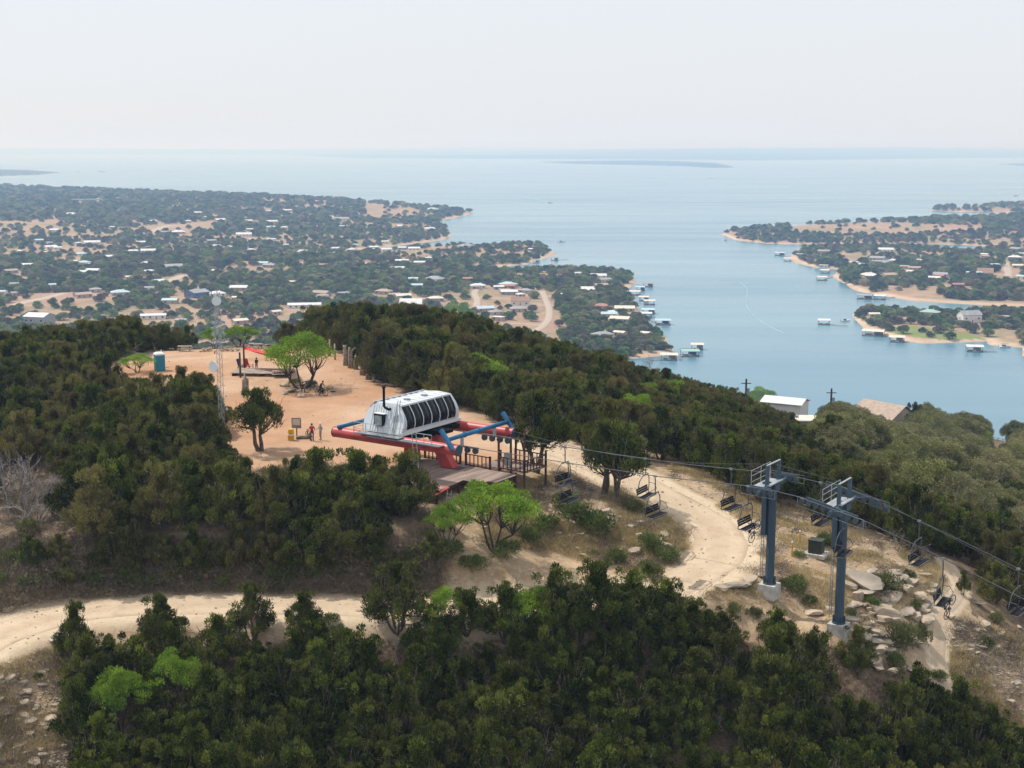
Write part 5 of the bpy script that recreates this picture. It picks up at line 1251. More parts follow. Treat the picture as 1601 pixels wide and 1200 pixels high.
RGL = [[(0,335),(560,325),(700,395),(690,470),(500,470),(250,480),(0,480)], [(1310,400),(1601,395),(1601,440),(1400,445),(1320,430)], [(740,430),(980,440),(1000,500),(900,520),(760,500)]]
for k_ in range(66):
    rg_ = RGL[0] if k_ < 44 else (RGL[1] if k_ < 56 else RGL[2])
    while True:
        x_, y_ = _r2.uniform(0, 1601), _r2.uniform(320, 520)
        if inpoly(np.array([x_]), np.array([y_]), rg_)[0]: break
    random.seed(500 + k_); dd_ = 138 / math.tan(PITCH + math.atan((y_ - 600) / FP)); ro_ = random.choice(['rw', 'rw', 'rw', 'rg', 'rc', 'rl', 'rt'])
    house(x_, y_, _r2.uniform(9, 19) * FP / dd_, ro_, random.choice(['wallw', 'wallt', 'wallg']), random.choice(['gable', 'gable', 'hip']))
random.seed(99)
house(308,462,31,'rg','wallb','gable', rot=R(38), label='dark blue barn with grey metal roof beside white roofs beyond the antenna mast', hw=4.5, depth=.8)
house(339,461,28,'rw','wallw','hip', rot=R(10), label='white roofed house close beside the dark blue barn')
house(62,504,38,'rw','wallg','gable', rot=R(-35), label='tall grey barn with white metal roof at the foot of the hill', hw=6, depth=.8)
house(240,496,41,'rw','wallw','gable', rot=R(-3), label='long white roofed shed just above the dark hilltop junipers', depth=.35)
house(476,479,54,'rw','wallw','gable', rot=R(0), label='very long low white roofed building in the scrub', depth=.3)
house(643,479,37,'rw','wallt','gable', rot=R(-5), label='bright white metal barn roof just above the ridge junipers', hw=4, depth=.9, pitch=.5)
house(814,474,31,'rb','wallw','gable', rot=R(-3), label='long ranch house with brown roof and white verandah by the gravel lane', hw=3.4, depth=.7, pitch=.6)
house(1540,428,25,'rb','wallt','gable', rot=R(0), label='brown roofed house with a tan front on the far right shore', depth=.8, pitch=.7)
house(1515,501,34,'rg','wallw','gable', rot=R(30), label='white two-storey house with grey roof on the nearest grassy point', hw=6, depth=.6, pitch=.6)
house(135,311,52,'rl','wallg','flat', rot=0, label='long pale glasshouse roof far off in the dark hills', depth=.25, hw=2.5)
# roofs close below the hill
def place_Y(px, py, Y): dx, dy, dz = ray(px, py); t = Y / dy; return Vector((float(dx * t), Y, float(CAMZ + dz * t)))
def near_house(px, py, Y, **k):
    q_ = place_Y(px, py, Y); q_.z = q_.z; g_ = hz(q_.x, q_.y); k['p'] = Vector((q_.x, q_.y, q_.z - k.get('hw', 3)))
    return house(0, 0, k.pop('wpx'), k.pop('roof'), k.pop('wall'), k.pop('kind'), **k)
near_house(1228, 627, 330, wpx=68, roof='rw', wall='wallw', kind='gable', rot=R(-18), label='white metal roofed house beyond the ridge by the tall black pole', hw=4, depth=.6)
near_house(1263, 655, 300, wpx=26, roof='rc', wall='wallt', kind='flat', rot=R(10), label='small cream flat roof low among the oaks below the white metal roof', hw=3)
near_house(1382, 648, 335, wpx=78, roof='rt', wall='wallt', kind='gable', rot=R(-38), label='big tan shingle hip roof just beyond the ridge above the lake', hw=3.5, depth=.8, pitch=.62)
near_house(1103, 612, 420, wpx=26, roof='rr', wall='wallw', kind='gable', rot=0, label='half hidden white walled house behind the dark oak on the ridge', hw=3)

# ------------------------------------------------------------------ boat docks
DOCKS = [(1013.3,448,16,'dark','rg'),(1001.5,454,14,'teal','rl'),(993,461,18,'white','rc'),(1007,470,16,'red','rc'),(1015,476,18,'white','rc'),(1014,490,21,'teal','rl'),(1010,496,19,'white','rw'),(1036,507,25,'teal','rl'),(1090,546,20,'dark','rc'),(1078,556,29,'teal','rn'),(1046,562,27,'white','rc'),
 (1219,399,16,'dark','rl'),(1231,408,12,'white','rc'),(1290,427,14,'white','rc'),(1284.5,438,16,'white','rc'),(1351.5,467,24,'dark','rg'),(1375.5,468,18,'white','rw'),(1288,507,19,'white','rw'),(1366,524,34,'white','rc'),(1402,534,24,'white','rc'),(1523,549,26,'white','rw'),(867,407,12,'dark','rg'),(838,411,10,'dark','rg')]
PIER = {1090:(-26,-1),1078:(-24,3),1046:(-30,2),1288:(38,3),1366:(16,-4),1402:(26,-4),1523:(36,1),1284.5:(20,-6),1375.5:(34,-5),1219:(16,3),867:(22,-2),1036:(-18,-5),1014:(-16,2),1013.3:(-18,-3)}
def dock(px, py, wpx, tone, roof):
    x, y = [float(q) for q in at_z(px, py, W)]; d = float(project(x, y, W)[2]); w = wpx / FP * d * .93; dp = min(max(6., w * .75), 14)
    yaw = -math.atan2(x, y) + R(random.uniform(-14, 14)); e = empty('boat_dock', (x, y, W), yaw)
    fl = MB(); fl.box((0, -dp / 2 + .6, .35), (w, 1.2, .5)).box((-w / 2 + .6, 0, .35), (1.2, dp, .5)).box((w / 2 - .6, 0, .35), (1.2, dp, .5)).box((0, dp / 2 - .6, .35), (w, 1.2, .5))
    fl.build('floating_walkway', M['wood'], e)
    for sx in (-1, 1):
        for sy in (-1, 1): MB().box((sx * (w / 2 - .4), sy * (dp / 2 - .4), 2.0), (.25, .25, 3.2)).build('post', M['darkbark'], e)
    D2, W2 = dp / 2 + .5, w / 2 + .5; r_ = MB(); hw = 3.6; rh = 1.0
    for s_ in (-1, 1):
        v = [(-W2, s_ * D2, hw), (W2, s_ * D2, hw), (W2, 0, hw + rh), (-W2, 0, hw + rh)]; v += [(a, b, c + .15) for a, b, c in v]
        r_.add(v, [(0,1,2,3),(7,6,5,4),(0,4,5,1),(1,5,6,2),(3,2,6,7),(0,3,7,4)])
    r_.build('roof', M[roof], e)
    if tone != 'white' or wpx > 22: MB().box((w * .2, dp * .28, 2.0), (w * .45, .25, 2.8)).build('storage_wall', M['wallb' if tone == 'teal' else ('wallr' if tone == 'red' else 'wallg')], e)
    hl = MB().add([(-1.1,-2.6,.9),(1.1,-2.6,.9),(1.2,1.2,.95),(0,3,1.1),(-1.2,1.2,.95),(-.8,-2.5,.1),(.8,-2.5,.1),(.8,1.2,.1),(0,2.4,.1),(-.8,1.2,.1)], [(0,1,2,3,4),(9,8,7,6,5),(0,5,6,1),(1,6,7,2),(2,7,8,3),(3,8,9,4),(4,9,5,0)])
    hl.build('moored_hull', M['white'], e)
    if px in PIER:
        dx_, dy_ = PIER[px]; x2, y2 = [float(q) for q in at_z(px + dx_, py + dy_, W)]; v = Vector((x2 - x, y2 - y, 0)); v.rotate(Matrix.Rotation(-yaw, 3, 'Z')); L = v.length; a = math.atan2(v.y, v.x)
        MB().box((v.x / 2, v.y / 2, .5), (L, 1.1, .25), Matrix.Rotation(a, 3, 'Z')).build('gangway', M['wood'], e)
    auto(e, '%s boat dock with %s roof' % ('wide' if wpx > 22 else 'floating', RN[roof]), 'boat dock', 'covered boat docks along the shores', 'boat dock')
for q_ in DOCKS: dock(*q_)
def boat(px, py, L, label, pont=False, yaw=0):
    x, y = [float(q) for q in at_z(px, py, W)]; e = empty('boat', (x, y, W), yaw, label, 'boat')
    mb = MB(); n = 9; v = []; f = []
    for z_, k_ in ((.0, .7), (1.0, 1.0)):
        for s_ in (-1, 1):
            for i in range(n):
                t = i / (n - 1); wd = .17 * L * k_ * (1 - max(0, (t - .45) / .55) ** 2.2); v.append((-L / 2 + L * t * (1 if k_ == 1 else .95), s_ * wd, z_ + (.25 * t * t if z_ else 0)))
    for i in range(n - 1): f += [(i, i + 1, 2 * n + i + 1, 2 * n + i), (n + i + 1, n + i, 3 * n + i, 3 * n + i + 1), (2 * n + i, 2 * n + i + 1, 3 * n + i + 1, 3 * n + i)]
    f.append((0, 2 * n, 3 * n, n)); mb.add(v, f); mb.build('hull', M['white'], e)
    MB().box((-L * .08, 0, 1.55), (L * .25, L * .2, .9)).build('cockpit', M['win'], e)
    if pont: MB().box((0, 0, 2.7), (L * .5, L * .28, .1)).box((-L * .2, L * .12, 2.), (.06, .06, 1.4)).box((L * .2, -L * .12, 2.), (.06, .06, 1.4)).build('canopy', M['teal'], e)
    MB().box((-L * .5, 0, .9), (.5, .5, 1.1)).build('outboard_motor', M['black'], e)
    return e
boat(1571, 543, 9, 'white pontoon boats moored by the pier at the right photo edge'.replace('boats', 'boat'), True, .1); boat(1322, 502, 8, 'small motorboat moored off the tip of the grassy point', False, .1)
boat(878, 378, 14, 'motorboat under way off the end of the low wooded point', False, .5); boat(860, 317, 18, 'distant motorboat on the open lake off the dark headland', False, .3); boat(1112, 279, 30, 'distant dark barge alone on the wide lake', True, .1); boat(1588, 306, 20, 'distant boat near the far right spit', True, .0)
boat(1135, 376, 7, 'tiny boat off the sandy tip of the long peninsula', False, .9)
# wakes: low ridges of churned water
wk = mat('wake_foam', (.20,.38,.46), .4, .1, .05)
def wake(pxs, w, label):
    pts = [tuple(float(q) for q in at_z(a, b, W)) for a, b in pxs]; pts = smooth(pts, 8); v = []; f = []
    for i, p in enumerate(pts):
        d = Vector((pts[min(i + 1, len(pts) - 1)][0] - pts[max(i - 1, 0)][0], pts[min(i + 1, len(pts) - 1)][1] - pts[max(i - 1, 0)][1], 0)).normalized(); s_ = Vector((-d.y, d.x, 0)) * w * (.25 + .75 * i / len(pts))
        c = Vector((p[0], p[1], W)); v += [c - s_ + Vector((0, 0, -.02)), c + Vector((0, 0, .10)), c + s_ + Vector((0, 0, -.02))]
        if i: b = 3 * i; f += [(b - 3, b - 2, b + 1, b), (b - 2, b - 1, b + 2, b + 1)]
    tag(mesh_obj('wake', v, f, wk, smooth_=True), label, kind='structure')
wake([(874,376),(862,374),(845,373)], 1.6, 'white wake behind the motorboat off the wooded point')
wake([(1157,440),(1168,452),(1166,470),(1172,485),(1195,505),(1225,520)], .8, 'faint pale boat wake curving across the bay')
wake([(857,316),(830,309),(800,305)], 3.0, 'faint wake of the distant motorboat')
# utility poles
def upole(px, py_top, py_bot, Y, label):
    a = place_Y(px, py_top, Y); b = place_Y(px, py_bot, Y); e = empty('utility_pole', (b.x, b.y, b.z), 0, label, 'utility pole'); h_ = a.z - b.z
    MB().tube([(0, 0, -1), (0, 0, h_)], [.22, .16], 8).build('pole', M['darkbark'], e)
    MB().box((0, 0, h_ - .8), (1.8, .12, .14)).build('cross_bar', M['darkbark'], e); MB().tube([(.35, -.25, h_ - 2.6), (.35, -.25, h_ - 1.6)], .28, 10).build('transformer', M['galv'], e)
upole(1165, 592, 655, 235, 'tall black utility pole standing before the white metal roof'); upole(1298, 607, 660, 240, 'black utility pole with a grey transformer between the white and tan roofs')

# ------------------------------------------------------------------ lowland trees
OPEN = [[(350,425),(420,415),(440,425),(370,432)],[(40,345),(90,342),(90,358),(50,362)],[(570,318),(640,322),(660,338),(600,345),(565,340)],[(225,352),(330,345),(340,360),(230,366)],[(50,458),(190,458),(180,478),(30,482)],[(280,440),(320,440),(315,475),(265,472)],
        [(740,416),(820,412),(830,420),(745,424)],[(1230,352),(1380,349),(1540,352),(1540,360),(1400,368),(1235,364)],[(1310,396),(1370,395),(1350,412),(1315,412)],[(1320,448),(1400,446),(1500,470),(1601,470),(1601,480),(1480,474),(1400,465)],[(1380,505),(1530,515),(1601,515),(1601,545),(1400,530)],[(1130,365),(1150,362),(1152,374),(1130,370)],[(1560,420),(1601,425),(1601,445),(1550,440)],[(740,455),(810,450),(810,470),(745,480)],[(780,505),(870,500),(900,520),(800,520)]]
def lowtrees():
    rg = np.random.default_rng(44); pts = []; r_ = 560.
    while r_ < 5600:
        s_ = max(6.9, r_ / 165); n = int(R(50) * r_ / s_); a = (np.arange(n) + rg.random(n) * .8) / n * R(50) - R(25)
        rr = r_ + rg.normal(0, s_ * .3, n); pts.append(np.stack([rr * np.sin(a), rr * np.cos(a), np.full(n, s_)], -1)); r_ += s_ * .86
    P_ = np.concatenate(pts); x, y = P_[:, 0], P_[:, 1]; sd = sdist(x, y)[0] if True else None; z = height(x, y)
    px, py, d = project(x, y, z)
    ok = (z > W + .4) & (sd > 4) & (px > -60) & (px < 1660) & (py < 585)
    dn = fbm(x / 130, y / 130, 51, 3); dn2 = fbm(x / 34, y / 34, 52, 2); prob = np.clip((dn - .27) * 6, .2, 1) * np.clip((dn2 - .2) * 5, .4, 1)
    prob = np.where((px < 330) & (py < 345), .97, prob); prob = np.where((sd < 30) & (sd > 5), np.maximum(prob, .8), prob)
    prob = np.where((px > 880) & (px < 1060) & (py > 425), .93, prob)
    for o_ in OPEN: prob = np.where(inpoly(px, py, o_), .07, prob)
    ok &= rg.random(len(x)) < prob
    for hx, hy, hr, hd in HPOS:
        dx_, dy_ = x - hx, y - hy; L = math.hypot(hx, hy); al = (dx_ * hx + dy_ * hy) / L; cr_ = (dx_ * hy - dy_ * hx) / L   # clear yard, longer on the open side
        ok &= ~((np.abs(cr_) < hr * .75 + 1) & (al > -hr * (1.2 + hd / 1300)) & (al < hr * .75 + 2))
    for pxs, w, lb in LANES:
        pt = [tuple(ground_at(a, b, False, 400)[:2]) for a, b in pxs]; ok &= segdist(x, y, pt) > w * .5 + 4.5
    x, y, z, s_, sd = x[ok], y[ok], z[ok], P_[ok, 2], sd[ok]
    sc_ = s_ / 6.9 * (.62 + .62 * rg.random(len(x)) ** 1.5); sc_ = np.where(s_ > 10, sc_ * .62, sc_) * .92
    return x, y, z, sc_
lx, ly, lz, ls = lowtrees()
order = np.argsort(-(ls / np.hypot(lx, ly)))
print('LOW', len(lx))
def kindof(i): return i
for j in order[:240]:
    e = plant('scrub_oak', 'far', (float(lx[j]), float(ly[j]), float(lz[j]) - .2), float(ls[j]), float(ls[j] * random.uniform(.8, 1.15)))
    auto(e, '%s rounded oak' % ('broad' if ls[j] > 1.0 else 'small'), 'tree', 'oak trees of the wooded lowland', 'scrub oak')
rest = order[240:]
scatter('lowland_woods', 'far', np.stack([lx[rest], ly[rest], lz[rest] - .2], -1), ls[rest], 'oak and cedar scrub covering the lowland round the lake')

# ------------------------------------------------------------------ people
M['skin'] = mat('skin', (.45,.28,.2), .6, .05, 2); M['crimson'] = mat('crimson_cloth', (.42,.02,.06), .8, .1, 3); M['greyc'] = mat('grey_cloth', (.22,.25,.30), .8, .1, 3); M['khaki'] = mat('khaki_cloth', (.30,.26,.21), .8, .1, 3); M['dkc'] = mat('dark_cloth', (.025,.025,.032), .8, .1, 3); M['hair'] = mat('dark_hair', (.03,.02,.015), .7, .1, 3)
M['navy'] = mat('navy_plastic', (.02,.04,.12), .5, .1, 2); M['redpl'] = mat('red_plastic', (.50,.02,.02), .5, .1, 2); M['dirtd'] = mat('old_driftwood', (.30,.25,.20), .9, .3, 3)
def person(loc_, rz, joints, top, legs, label, hat=None):
    """one skinned body; the joints give the pose"""
    J = joints; names = list(J); E = [('pelvis','belly'),('belly','chest'),('chest','neck'),('neck','head'),('head','crown'),('head','nose'),('chest','sh_l'),('sh_l','el_l'),('el_l','wr_l'),('chest','sh_r'),('sh_r','el_r'),('el_r','wr_r'),
      ('pelvis','hip_l'),('hip_l','kn_l'),('kn_l','an_l'),('an_l','toe_l'),('pelvis','hip_r'),('hip_r','kn_r'),('kn_r','an_r'),('an_r','toe_r')]
    RAD = {'pelvis':.14,'belly':.125,'chest':.155,'neck':.058,'head':.088,'crown':.072,'nose':.02,'sh':.066,'el':.044,'wr':.03,'hip':.095,'kn':.058,'an':.042,'toe':.035}
    v = [Vector(J[n_]) for n_ in names]; idx_ = {n_: i for i, n_ in enumerate(names)}; ed = [(idx_[a], idx_[b]) for a, b in E]; rad_ = [RAD[n_.split('_')[0]] for n_ in names]
    for s_ in ('l', 'r'):
        w_ = Vector(J['wr_' + s_]); d = (w_ - Vector(J['el_' + s_])).normalized(); side = d.cross(Vector((0, 0, 1)));  side = side.normalized() if side.length > .1 else Vector((1, 0, 0))
        palm = len(v); v.append(w_ + d * .07); rad_.append(.034); ed.append((idx_['wr_' + s_], palm))
        for k in range(4):
            a = len(v); v.append(w_ + d * (.12) + side * (.03 - .02 * k)); rad_.append(.011); ed.append((palm, a)); v.append(w_ + d * (.15 + .012 * (k in (1, 2))) + side * (.03 - .02 * k) - Vector((0, 0, .02))); rad_.append(.009); ed.append((a, a + 1))
        a = len(v); v.append(w_ + d * .06 + side * .055); rad_.append(.012); ed.append((palm, a))
    me = bpy.data.meshes.new('body'); me.from_pydata([tuple(q) for q in v], ed, []); o = bpy.data.objects.new('body', me); COL.objects.link(o)
    md = o.modifiers.new('s', 'SKIN'); sv = me.skin_vertices[0].data
    for i, r_ in enumerate(rad_): sv[i].radius = (r_, r_); sv[i].use_root = (i == idx_['pelvis'])
    ss = o.modifiers.new('u', 'SUBSURF'); ss.levels = 2; ss.render_levels = 2
    bpy.context.view_layer.update(); dg = bpy.context.evaluated_depsgraph_get(); nm = bpy.data.meshes.new_from_object(o.evaluated_get(dg)); nm.name = 'body'
    bpy.data.objects.remove(o); root = empty('person', loc_, rz, label, 'person')
    b = bpy.data.objects.new('body', nm); COL.objects.link(b); b.parent = root
    nm.materials.clear()
    for m_ in (M['skin'], M[top], M[legs], M['black']): nm.materials.append(m_)
    seg = {'head': 0, 'wr': 0, 'sh': 1, 'chest': 1, 'belly': 1, 'el': 1, 'pelvis': 2, 'hip': 2, 'kn': 2, 'an': 2, 'toe': 3, 'neck': 0, 'crown': 0, 'nose': 0}
    for pl in nm.polygons:
        c = pl.center; best = min(range(len(v)), key=lambda i: (c - v[i]).length_squared); pl.material_index = seg[names[best].split('_')[0]] if best < len(names) else 0; pl.use_smooth = True
    hd = Vector(J['head']); cr_ = Vector(J['crown']); up = (cr_ - hd).normalized()
    MB().tube([hd + up * .0 - Vector((0, .015, 0)), hd + up * .06, hd + up * .13, hd + up * .17], [.108, .112, .085, .03], 10).build('hair' if hat is None else 'helmet', M['hair'] if hat is None else M[hat], root, True)
    return root
def stand(l=.0, arms='down', lean=0):
    J = dict(pelvis=(0,0,.93), belly=(0,-.01,1.08), chest=(0,-lean*.3,1.30), neck=(0,-lean*.45,1.47), head=(0,-lean*.5-.01,1.58), crown=(0,-lean*.5,1.68), nose=(0,-lean*.5-.105,1.57),
             sh_l=(.18,-lean*.35,1.39), el_l=(.25,.02,1.12), wr_l=(.26,-.08,.90), sh_r=(-.18,-lean*.35,1.39), el_r=(-.25,.02,1.12), wr_r=(-.26,-.08,.90),
             hip_l=(.10,0,.88), kn_l=(.12,-.03,.49), an_l=(.13,.02,.08), toe_l=(.14,-.14,.04), hip_r=(-.10,0,.88), kn_r=(-.12,-.03,.49), an_r=(-.13,.04,.08), toe_r=(-.15,-.12,.04))
    if arms == 'bars': J.update(el_l=(.27,-.16,1.16), wr_l=(.2,-.40,1.03), el_r=(-.27,-.16,1.16), wr_r=(-.2,-.40,1.03))
    if arms == 'hip': J.update(el_l=(.36,.05,1.17), wr_l=(.2,-.05,1.02), el_r=(-.26,-.1,1.14), wr_r=(-.14,-.32,1.12))
    return J
def ride():
    return dict(pelvis=(0,.22,.98), belly=(0,.14,1.10), chest=(0,-.04,1.30), neck=(0,-.15,1.45), head=(0,-.20,1.56), crown=(0,-.2,1.66), nose=(0,-.30,1.54),
        sh_l=(.18,-.06,1.37), el_l=(.27,-.18,1.15), wr_l=(.28,-.36,.99), sh_r=(-.18,-.06,1.37), el_r=(-.27,-.18,1.15), wr_r=(-.28,-.36,.99),
        hip_l=(.10,.2,.93), kn_l=(.14,-.12,.68), an_l=(.13,.06,.30), toe_l=(.13,-.10,.24), hip_r=(-.10,.2,.93), kn_r=(-.15,.02,.52), an_r=(-.3,.06,.07), toe_r=(-.3,-.10,.04))
def sit():
    return dict(pelvis=(0,.1,.42), belly=(0,.08,.56), chest=(0,-.02,.78), neck=(0,-.12,.93), head=(0,-.17,1.03), crown=(0,-.18,1.13), nose=(0,-.28,1.0),
        sh_l=(.18,-.04,.86), el_l=(.24,-.18,.66), wr_l=(.14,-.38,.60), sh_r=(-.18,-.04,.86), el_r=(-.24,-.18,.66), wr_r=(-.14,-.38,.60),
        hip_l=(.10,.06,.38), kn_l=(.15,-.36,.5), an_l=(.15,-.40,.08), toe_l=(.15,-.55,.04), hip_r=(-.10,.06,.38), kn_r=(-.15,-.36,.5), an_r=(-.15,-.40,.08), toe_r=(-.15,-.55,.04))
def G_(px, py, dz_=0): p = ground_at(px, py); p.z += dz_; return p
person(G_(488, 689), R(10), stand(arms='bars', lean=.15), 'crimson', 'dkc', 'person in a crimson top and dark trousers holding a bicycle by the station')
person(G_(501.5, 688), R(-60), stand(arms='hip'), 'greyc', 'khaki', 'person in a grey shirt and white cap standing beside the one in crimson', 'white')
b = bicycle('bicycle held upright by the person in crimson', 'bicycles on the plaza'); b.location = G_(483.5, 687); b.rotation_euler = (R(4), 0, R(-62))
cp_ = G_(503, 618); b = bicycle('dark mountain bicycle ridden by the cyclist in black beside the bright tree', 'bicycles on the plaza'); b.location = cp_; b.rotation_euler = (0, 0, R(-28))
person(cp_, R(-28) + math.pi * 1.5 + math.pi, ride(), 'dkc', 'dkc', 'cyclist in black clothes and helmet astride a mountain bicycle', 'black')
person(G_(473, 612), R(20), sit(), 'dkc', 'dkc', 'person in dark clothes sitting on a rock under the bright green tree')
b = bicycle('bicycle standing among the shrubs under the bright green tree', 'bicycles on the plaza'); b.location = G_(488, 613); b.rotation_euler = (R(-6), 0, R(12))

# ------------------------------------------------------------------ things on the plaza
# red shade sail on dark posts
pA, pB, pC, pD = G_(376, 590), G_(382, 578), G_(454, 594), G_(448, 575)
sail = empty('shade_sail', pA, 0, 'faded red shade sail stretched between dark wooden posts over a low platform', 'shade sail')
def rel(p, z): return Vector((p.x - pA.x, p.y - pA.y, z))
for p, h_ in ((pA, 3.1), (pB, 3.4), (pC, 2.9), (pD, 3.3)):
    MB().tube([rel(p, -.3), rel(p, h_)], [.13, .11], 8).build('post', M['darkbark'], sail)
n = 12; v = []; f = []; c4 = [rel(pB, 3.1), rel(pB, 2.75), rel(pC, 2.9), rel(pD, 2.0)]
for i in range(n + 1):
    for j in range(n + 1):
        s_, t = i / n, j / n; q_ = c4[0] * (1 - s_) * (1 - t) + c4[1] * (1 - s_) * t + c4[2] * s_ * t + c4[3] * s_ * (1 - t)
        q_.z -= .5 * math.sin(math.pi * s_) * (.4 + .6 * math.sin(math.pi * t)); v.append(q_)
for i in range(n):
    for j in range(n): a = i * (n + 1) + j; f.append((a, a + 1, a + n + 2, a + n + 1))
nv = len(v); v += [q + Vector((0, 0, .03)) for q in v]; f += [tuple(k + nv for k in q[::-1]) for q in f]
mesh_obj('sail_cloth', v, f, M['sail'], sail, smooth_=True)
pl = G_(412, 584); stg = empty('wooden_platform', pl, R(-6), 'low timber platform with boards and steps under the red shade sail', 'platform')
for k in range(13): MB().box((0, -1.8 + k * .3, .34), (7.2, .27, .06)).build('plank', M['wood'], stg)
for x in (-3.3, 0, 3.3): MB().box((x, 0, .15), (.2, 3.8, .34)).build('bearer', M['darkwood'], stg)
def table(px, py, label, rz=0, m='wood'):
    e = empty('picnic_table', G_(px, py), rz, label, 'picnic table', 'picnic tables on the plaza')
    for k in range(4): MB().box((0, -.34 + k * .225, .74), (1.9, .2, .05)).build('plank', M[m], e)
    for s_ in (-1, 1):
        MB().box((0, s_ * .75, .45), (1.9, .26, .05)).build('bench', M[m], e)
        MB().box((s_ * .65, 0, .4), (.09, 1.55, .09)).tube([(s_ * .65, -.65, 0), (s_ * .65, -.25, .72)], .05, 4).tube([(s_ * .65, .65, 0), (s_ * .65, .25, .72)], .05, 4).build('leg_frame', M['darkwood'], e)
    return e
table(289, 549, 'small picnic table alone at the far rim of the plaza nearest the toilet', .1)
table(400, 545, 'picnic table at the far rim of the plaza behind the shade sail', -.2)
e = table(438, 589, 'picnic table at the end of the low platform beside the bright tree', .15); e = table(533, 547, 'wooden picnic table behind the posts at the far corner of the plaza', .05)
def lounge(px, py, mt, label, rz):
    e = empty('garden_chair', G_(px, py), rz, label, 'garden chair')
    MB().box((0, 0, .36), (.7, .6, .06), Matrix.Rotation(R(-10), 3, 'X')).build('seat', M[mt], e)
    for k in range(5): MB().box((-.26 + k * .13, .42, .8 + .05 * (2 - abs(k - 2))), (.11, .04, .95), Matrix.Rotation(R(-18), 3, 'X')).build('back_slat', M[mt], e)
    for s_ in (-1, 1):
        MB().box((s_ * .37, .02, .6), (.13, .78, .04)).build('armrest', M[mt], e); MB().box((s_ * .34, -.3, .3), (.06, .08, .6)).build('leg', M[mt], e); MB().box((s_ * .34, .32, .18), (.06, .1, .36)).build('leg', M[mt], e)
lounge(390, 577, 'redpl', 'red slatted garden chair under the shade sail', R(60)); lounge(378, 577, 'navy', 'dark blue garden chair beside the left post of the shade sail'.replace('left post', 'twin posts'), R(70))
person(G_(401, 580), R(50), stand(arms='hip', lean=.1), 'dkc', 'greyc', 'person in dark clothes standing under the red shade sail')
# portable toilet
t = empty('portable_toilet', G_(250, 579), R(28), 'teal portable toilet with a white domed roof behind the pale green bush', 'portable toilet')
MB().box((0, 0, 1.0), (1.12, 1.12, 2.0)).build('cabin', M['teal'], t)
for k in range(4): MB().box((-.42 + k * .28, .0, 1.0), (.05, 1.17, 1.8)).build('rib', M['teal'], t)
MB().box((0, -.575, 1.02), (.82, .05, 1.85)).build('door', M['teal'], t)
MB().tube([(0, 0, 2.0), (0, 0, 2.16), (0, 0, 2.34)], [.86, .86, .45], 4).box((.35, .3, 2.3), (.1, .1, .5)).build('roof', M['white'], t)
# information sign
t = empty('information_board', G_(464, 684), R(-10), 'small grey information board on a post at the plaza edge near the two people', 'sign')
MB().box((0, 0, 1.45), (.95, .06, 1.0)).build('board', M['steel'], t); MB().box((0, .05, .9), (.09, .07, 2.0)).build('post', M['darkwood'], t); MB().box((0, -.035, 1.55), (.75, .02, .6)).build('notice', M['rc'], t)
t = empty('notice_rack', G_(455, 688), R(25), 'yellow barrel-shaped marker half hidden behind the open juniper', 'marker')
MB().tube([(0, 0, 0), (0, 0, .5), (0, 0, 1.1)], [.28, .32, .26], 12).build('barrel', M['yellow'], t); MB().tube([(0, 0, .5), (0, 0, .62)], .335, 12).build('band', M['white'], t)
t = empty('trail_board', G_(627, 607), R(-18), 'dark framed trail board on two posts behind the station roof', 'sign')
MB().box((0, 0, 1.5), (1.9, .08, 1.1)).build('board', M['darkwood'], t); MB().box((0, -.05, 1.5), (1.7, .03, .9)).build('notice', M['wallg'], t)
for s_ in (-1, 1): MB().box((s_ * .9, .07, 1.0), (.12, .1, 2.2)).build('post', M['darkbark'], t)
# weathered stumps and posts
def snag(px, py, hpx, wpx, label, seed):
    p = G_(px, py); d = float(project(*p)[2]); h_ = hpx / FP * d; w_ = wpx / FP * d; rg = np.random.default_rng(seed); mb = MB()
    for k in range(4):
        a = k * 1.57 + rg.random(); b0 = Vector((math.cos(a), math.sin(a), 0)) * w_ * .22; pts = [b0 * 1.3 - Vector((0, 0, .2)), b0 + Vector((0, 0, h_ * .35)), b0 * .9 + Vector((rg.normal() * .1, rg.normal() * .1, h_ * .7)), b0 * .7 + Vector((rg.normal() * .2, rg.normal() * .1, h_ * (.75 + .28 * rg.random())))]
        mb.tube(pts, [w_ * .34, w_ * .28, w_ * .22, w_ * .08], 7)
    return tag(mb_at(mb, 'tree_stump', M['dirtd'], p), label, 'tree stump', 'weathered trunks round the plaza')
def mb_at(mb, name, m_, p, rz=0):
    o = mb.build(name, m_, None, True); o.location = p; o.rotation_euler = (0, 0, rz); return o
snag(384, 617, 34, 11, 'pale weathered trunk standing at the corner of the shade sail', 1); snag(541, 571, 34, 8, 'grey twisted juniper trunk first in the row along the far plaza edge', 2); snag(549, 575, 36, 9, 'grey twisted trunk second in the row along the far plaza edge', 3)
snag(568, 586, 35, 10, 'broad silvery trunk third in the row along the far plaza edge', 4); snag(576, 593, 40, 8, 'leaning silvery trunk nearest the station in the row along the plaza edge', 5); snag(556, 577, 24, 7, 'short dark stump between the twisted and the silvery trunks', 6)
def post(px, py, hpx, label, r_=.13):
    p = G_(px, py); d = float(project(*p)[2]); h_ = hpx / FP * d; o = mb_at(MB().tube([(0, 0, -.2), (0, 0, h_)], [r_, r_ * .85], 8), 'wooden_post', M['wood'], p); return tag(o, label, 'post', 'wooden posts round the plaza')
post(524, 562, 25, 'brown wooden post in front of the table at the far corner'); post(516, 556, 26, 'brown wooden post closest to the yellow-green tree at the far corner')
